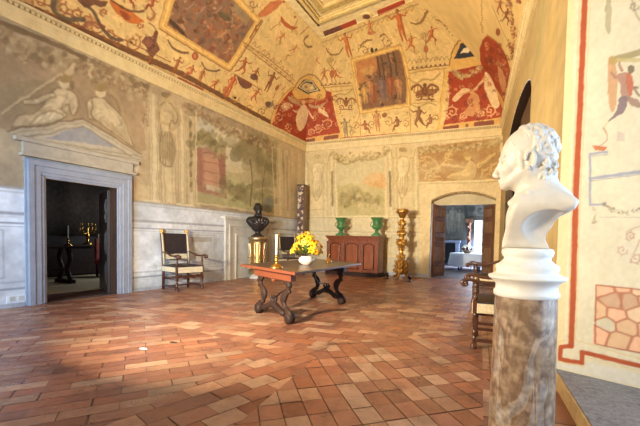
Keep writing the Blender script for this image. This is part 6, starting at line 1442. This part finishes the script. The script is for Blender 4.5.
# ---------------- side room furniture ----------------
st_ = empty('side_table', (-10.35, 5.15, .008)); st_.scale = (1.12, 1.0, 1.12); tag(st_, 'dark trestle table in the unlit room behind the left doorway', 'table')
b = MB(); b.box((0, 0, .80), (.75, 1.9, .05)); b.build('table_top', 'dark_walnut', st_, bevel=.006)
for s in (-1, 1):
    b = MB(); b.box((0, s*.55, .04), (.62, .10, .08)); b.tube(crom([(-.2, s*.55, .08), (-.1, s*.55, .3), (-.2, s*.55, .55), (-.12, s*.55, .78)], 4), .05, 8); b.tube(crom([(.2, s*.55, .08), (.1, s*.55, .3), (.2, s*.55, .55), (.12, s*.55, .78)], 4), .05, 8); b.build('leg', 'dark_walnut', st_)
b = MB(); b.box((0, 0, .3), (.06, 1.05, .08)); b.build('stretcher', 'dark_walnut', st_)
candlestick('candlestick', (-10.3, 5.75, .936), .34, 'brass candlestick with one candle on the side room table', 1.0)
cs = empty('long_chest', (-12.15, 6.2, 0)); tag(cs, 'long low dark chest against the far wall of the side room', 'chest')
b = MB(); b.box((0, 0, .45), (.6, 4.6, .82)); b.build('body', 'dark_walnut', cs, bevel=.01); b = MB(); b.box((0, 0, .9), (.68, 4.7, .06)); b.build('lid', 'dark_walnut', cs, bevel=.01)
def branch(loc, lab):
    r = empty('candelabrum', loc); tag(r, lab, 'candelabrum', 'branched candelabra on the chest')
    b = MB(); b.lathe([(.12, 0), (.12, .03), (.04, .06), (.03, .2), (.06, .26), (.03, .32), (.025, .5)], n=16); b.build('stem', 'brass', r)
    for k in range(5):
        a = 2*PI*k/5; b = MB(); b.tube(crom([(0, 0, .35), (.12*math.cos(a), .12*math.sin(a), .32), (.2*math.cos(a), .2*math.sin(a), .42), (.2*math.cos(a), .2*math.sin(a), .5)], 3), .012, 6); b.lathe([(.03, 0), (.035, .02), (.012, .022), (.012, .14)], (.2*math.cos(a), .2*math.sin(a), .5), 8); b.build('branch', 'brass', r)
branch((-12.1, 5.0, .93), 'brass branched candelabrum on the left end of the dark chest'); branch((-12.1, 7.3, .93), 'brass branched candelabrum on the right end of the dark chest near the door leaf')
mat('tapestry', sr(52, 44, 36), .95, noise=[(3, sr(30, 28, 26), .8), (8, sr(78, 62, 44), .5)]); mat('red_velvet', sr(120, 44, 34), .9)
b = MB(); n_ = 40
vs = [(-12.50+.03*math.sin(i*.9), 3.2+i*5.2/n_, z) for z in (1.2, 3.0) for i in range(n_+1)]; b.add(vs, [(i, i+1, n_+2+i, n_+1+i) for i in range(n_)], True); o_ = b.build('tapestry', 'tapestry'); tag(o_, 'wide dark woven tapestry hanging on the far wall of the side room', 'tapestry')
sm = o_.modifiers.new('thick', 'SOLIDIFY'); sm.thickness = .02
rc = empty('upholstered_chair', (-11.05, 7.25, .008), .4); tag(rc, 'red upholstered chair half hidden by the open dark door leaf', 'chair')
b = MB(); b.box((0, 0, .42), (.5, .5, .12)); b.build('seat', 'red_velvet', rc, bevel=.02); b = MB(); b.box((-.22, 0, .8), (.07, .5, .6)); b.build('backrest', 'red_velvet', rc, bevel=.02)
for s in (-1, 1):
    for t in (-1, 1): b = MB(); b.box((s*.2, t*.2, .18), (.05, .05, .36)); b.build('leg', 'dark_walnut', rc)

# ---------------- dining room furniture ----------------
dt = empty('dining_table', (-1.75, 17.3, 0)); tag(dt, 'round dining table under a white cloth in the room beyond the rear doorway', 'table')
b = MB(); b.lathe([(.85, .70), (.86, .72), (.85, .745)], n=40); b.build('table_top', 'dark_walnut', dt)
for k in range(4): a = PI/4+k*PI/2; b = MB(); b.tube([(.6*math.cos(a), .6*math.sin(a), 0), (.6*math.cos(a), .6*math.sin(a), .7)], .03, 8); b.build('leg', 'dark_walnut', dt)
b = MB(); n_ = 72; prof = [(.0, .752), (.84, .752), (.875, .735), (.89, .6), (.92, .4), (.95, .2)]; vs = []
for j, (r_, z_) in enumerate(prof):
    for i in range(n_): a = 2*PI*i/n_; k = max(0, j-2)/3; vs.append((r_*(1+.05*k*math.sin(a*11))*math.cos(a), r_*(1+.05*k*math.sin(a*11))*math.sin(a), z_+(.04*k*math.sin(a*4))))
b.add(vs, [(j*n_+i, j*n_+(i+1) % n_, (j+1)*n_+(i+1) % n_, (j+1)*n_+i) for j in range(len(prof)-1) for i in range(n_)], True)
o_ = b.build('tablecloth', 'linen'); o_.location = (-1.75, 17.3, 0); tag(o_, 'white linen cloth hanging to near the floor over the dining table', 'tablecloth')
mat('pale_fabric', sr(196, 188, 160), .85)
def side_chair(loc, rz, lab):
    r = empty('dining_chair', loc, rz); tag(r, lab, 'chair', 'pale dining chairs')
    b = MB(); b.box((0, 0, .46), (.48, .46, .08)); b.build('seat', 'pale_fabric', r, bevel=.02); b = MB(); b.prism([(-.23, .52), (.23, .52), (.24, 1.0), (.15, 1.10), (0, 1.14), (-.15, 1.10), (-.24, 1.0)], .20, .25); b.build('backrest', 'pale_fabric', r, bevel=.012)
    for s in (-1, 1):
        for t in (-1, 1): b = MB(); b.box((s*.21, t*.2, .21), (.04, .04, .42)); b.build('leg', 'dark_walnut', r)
side_chair((-3.12, 17.15, 0), math.radians(80), 'pale upholstered dining chair at the left side of the white tablecloth'); side_chair((-2.0, 18.45, 0), math.radians(5), 'pale dining chair behind the white tablecloth near the window')
side_chair((-4.0, 19.3, 0), math.radians(20), 'pale chair beside the dark fireplace of the dining room, partly behind the door leaf')
cp = empty('centrepiece', (-1.85, 17.3, .755)); tag(cp, 'low basket of dried flowers in the middle of the white tablecloth', 'flowers')
b = MB(); b.lathe([(.12, 0), (.2, .05), (.22, .12)], n=20); b.build('basket', 'stone_edge', cp)
b = MB(); rs = random.Random(5)
for k in range(60): a = rs.uniform(0, 6.28); r_ = rs.uniform(0, .3); b.ball((r_*math.cos(a), r_*math.sin(a), .14+rs.uniform(0, .16)*(1-r_*2)), rs.uniform(.02, .045), 6)
b.build('dried_flowers', 'walnut_edge', cp)['kind'] = 'stuff'
fp = empty('fireplace', (-3.15, 19.98, 0)); tag(fp, 'low dark fireplace set in the grey wall of the dining room', 'fireplace')
b = MB(); b.box((0, .02, .63), (.8, .08, 1.1)); b.build('opening', 'black_metal', fp); b = MB()
for s in (-1, 1): b.box((s*.5, -.06, .62), (.2, .2, 1.24))
b.box((0, -.06, 1.27), (1.3, .24, .12)); b.build('mantel', 'dining_dado', fp, bevel=.01)
fm = empty('carved_window_frame', (-2.10, 19.98, 0)); tag(fm, 'carved brown wooden column with twisted ornament left of the bright dining room window', 'column')
b = MB(); b.box((0, 0, .3), (.34, .2, .6)); b.lathe([(.10, .6), (.12, .65), (.08, .7), (.09, 1.2), (.075, 1.7), (.09, 2.15), (.12, 2.2), (.13, 2.26)], n=20, flute=(5, .12)); b.box((0, 0, 2.36), (.36, .22, .2)); b.build('shaft', 'door_wood', fm)
for k in range(8): b = MB(); b.ball((.07*math.cos(k*2.2), -.09, .8+k*.18), (.07, .05, .07), 8); b.build('carved_knot', 'walnut_edge', fm)

# loose white flake and chips on the tiles
mat('chip', sr(226, 226, 224), .6); mat('dark_chip', sr(34, 28, 26), .7)
for nm, px_, m_, s_, lab in (('plaster_flake', (-3.70, 2.80), 'chip', .05, 'small white flake lying on the tiles at the left foreground'), ('dark_chip', (-3.62, 3.12), 'dark_chip', .055, 'dark broken chip in the tile floor left of centre')):
    r = random.Random(3); pts = [(s_*(1+.6*(k % 3 == 0))*math.cos(k*PI/4)*r.uniform(.6, 1.2), s_*.5*math.sin(k*PI/4)*r.uniform(.6, 1.2)) for k in range(8)]; b = MB(); b.prism(pts, 0, .004, ax='xy'); o_ = b.build(nm, m_); o_.location = (px_[0], px_[1], .002); tag(o_, lab, nm.split('_')[1])
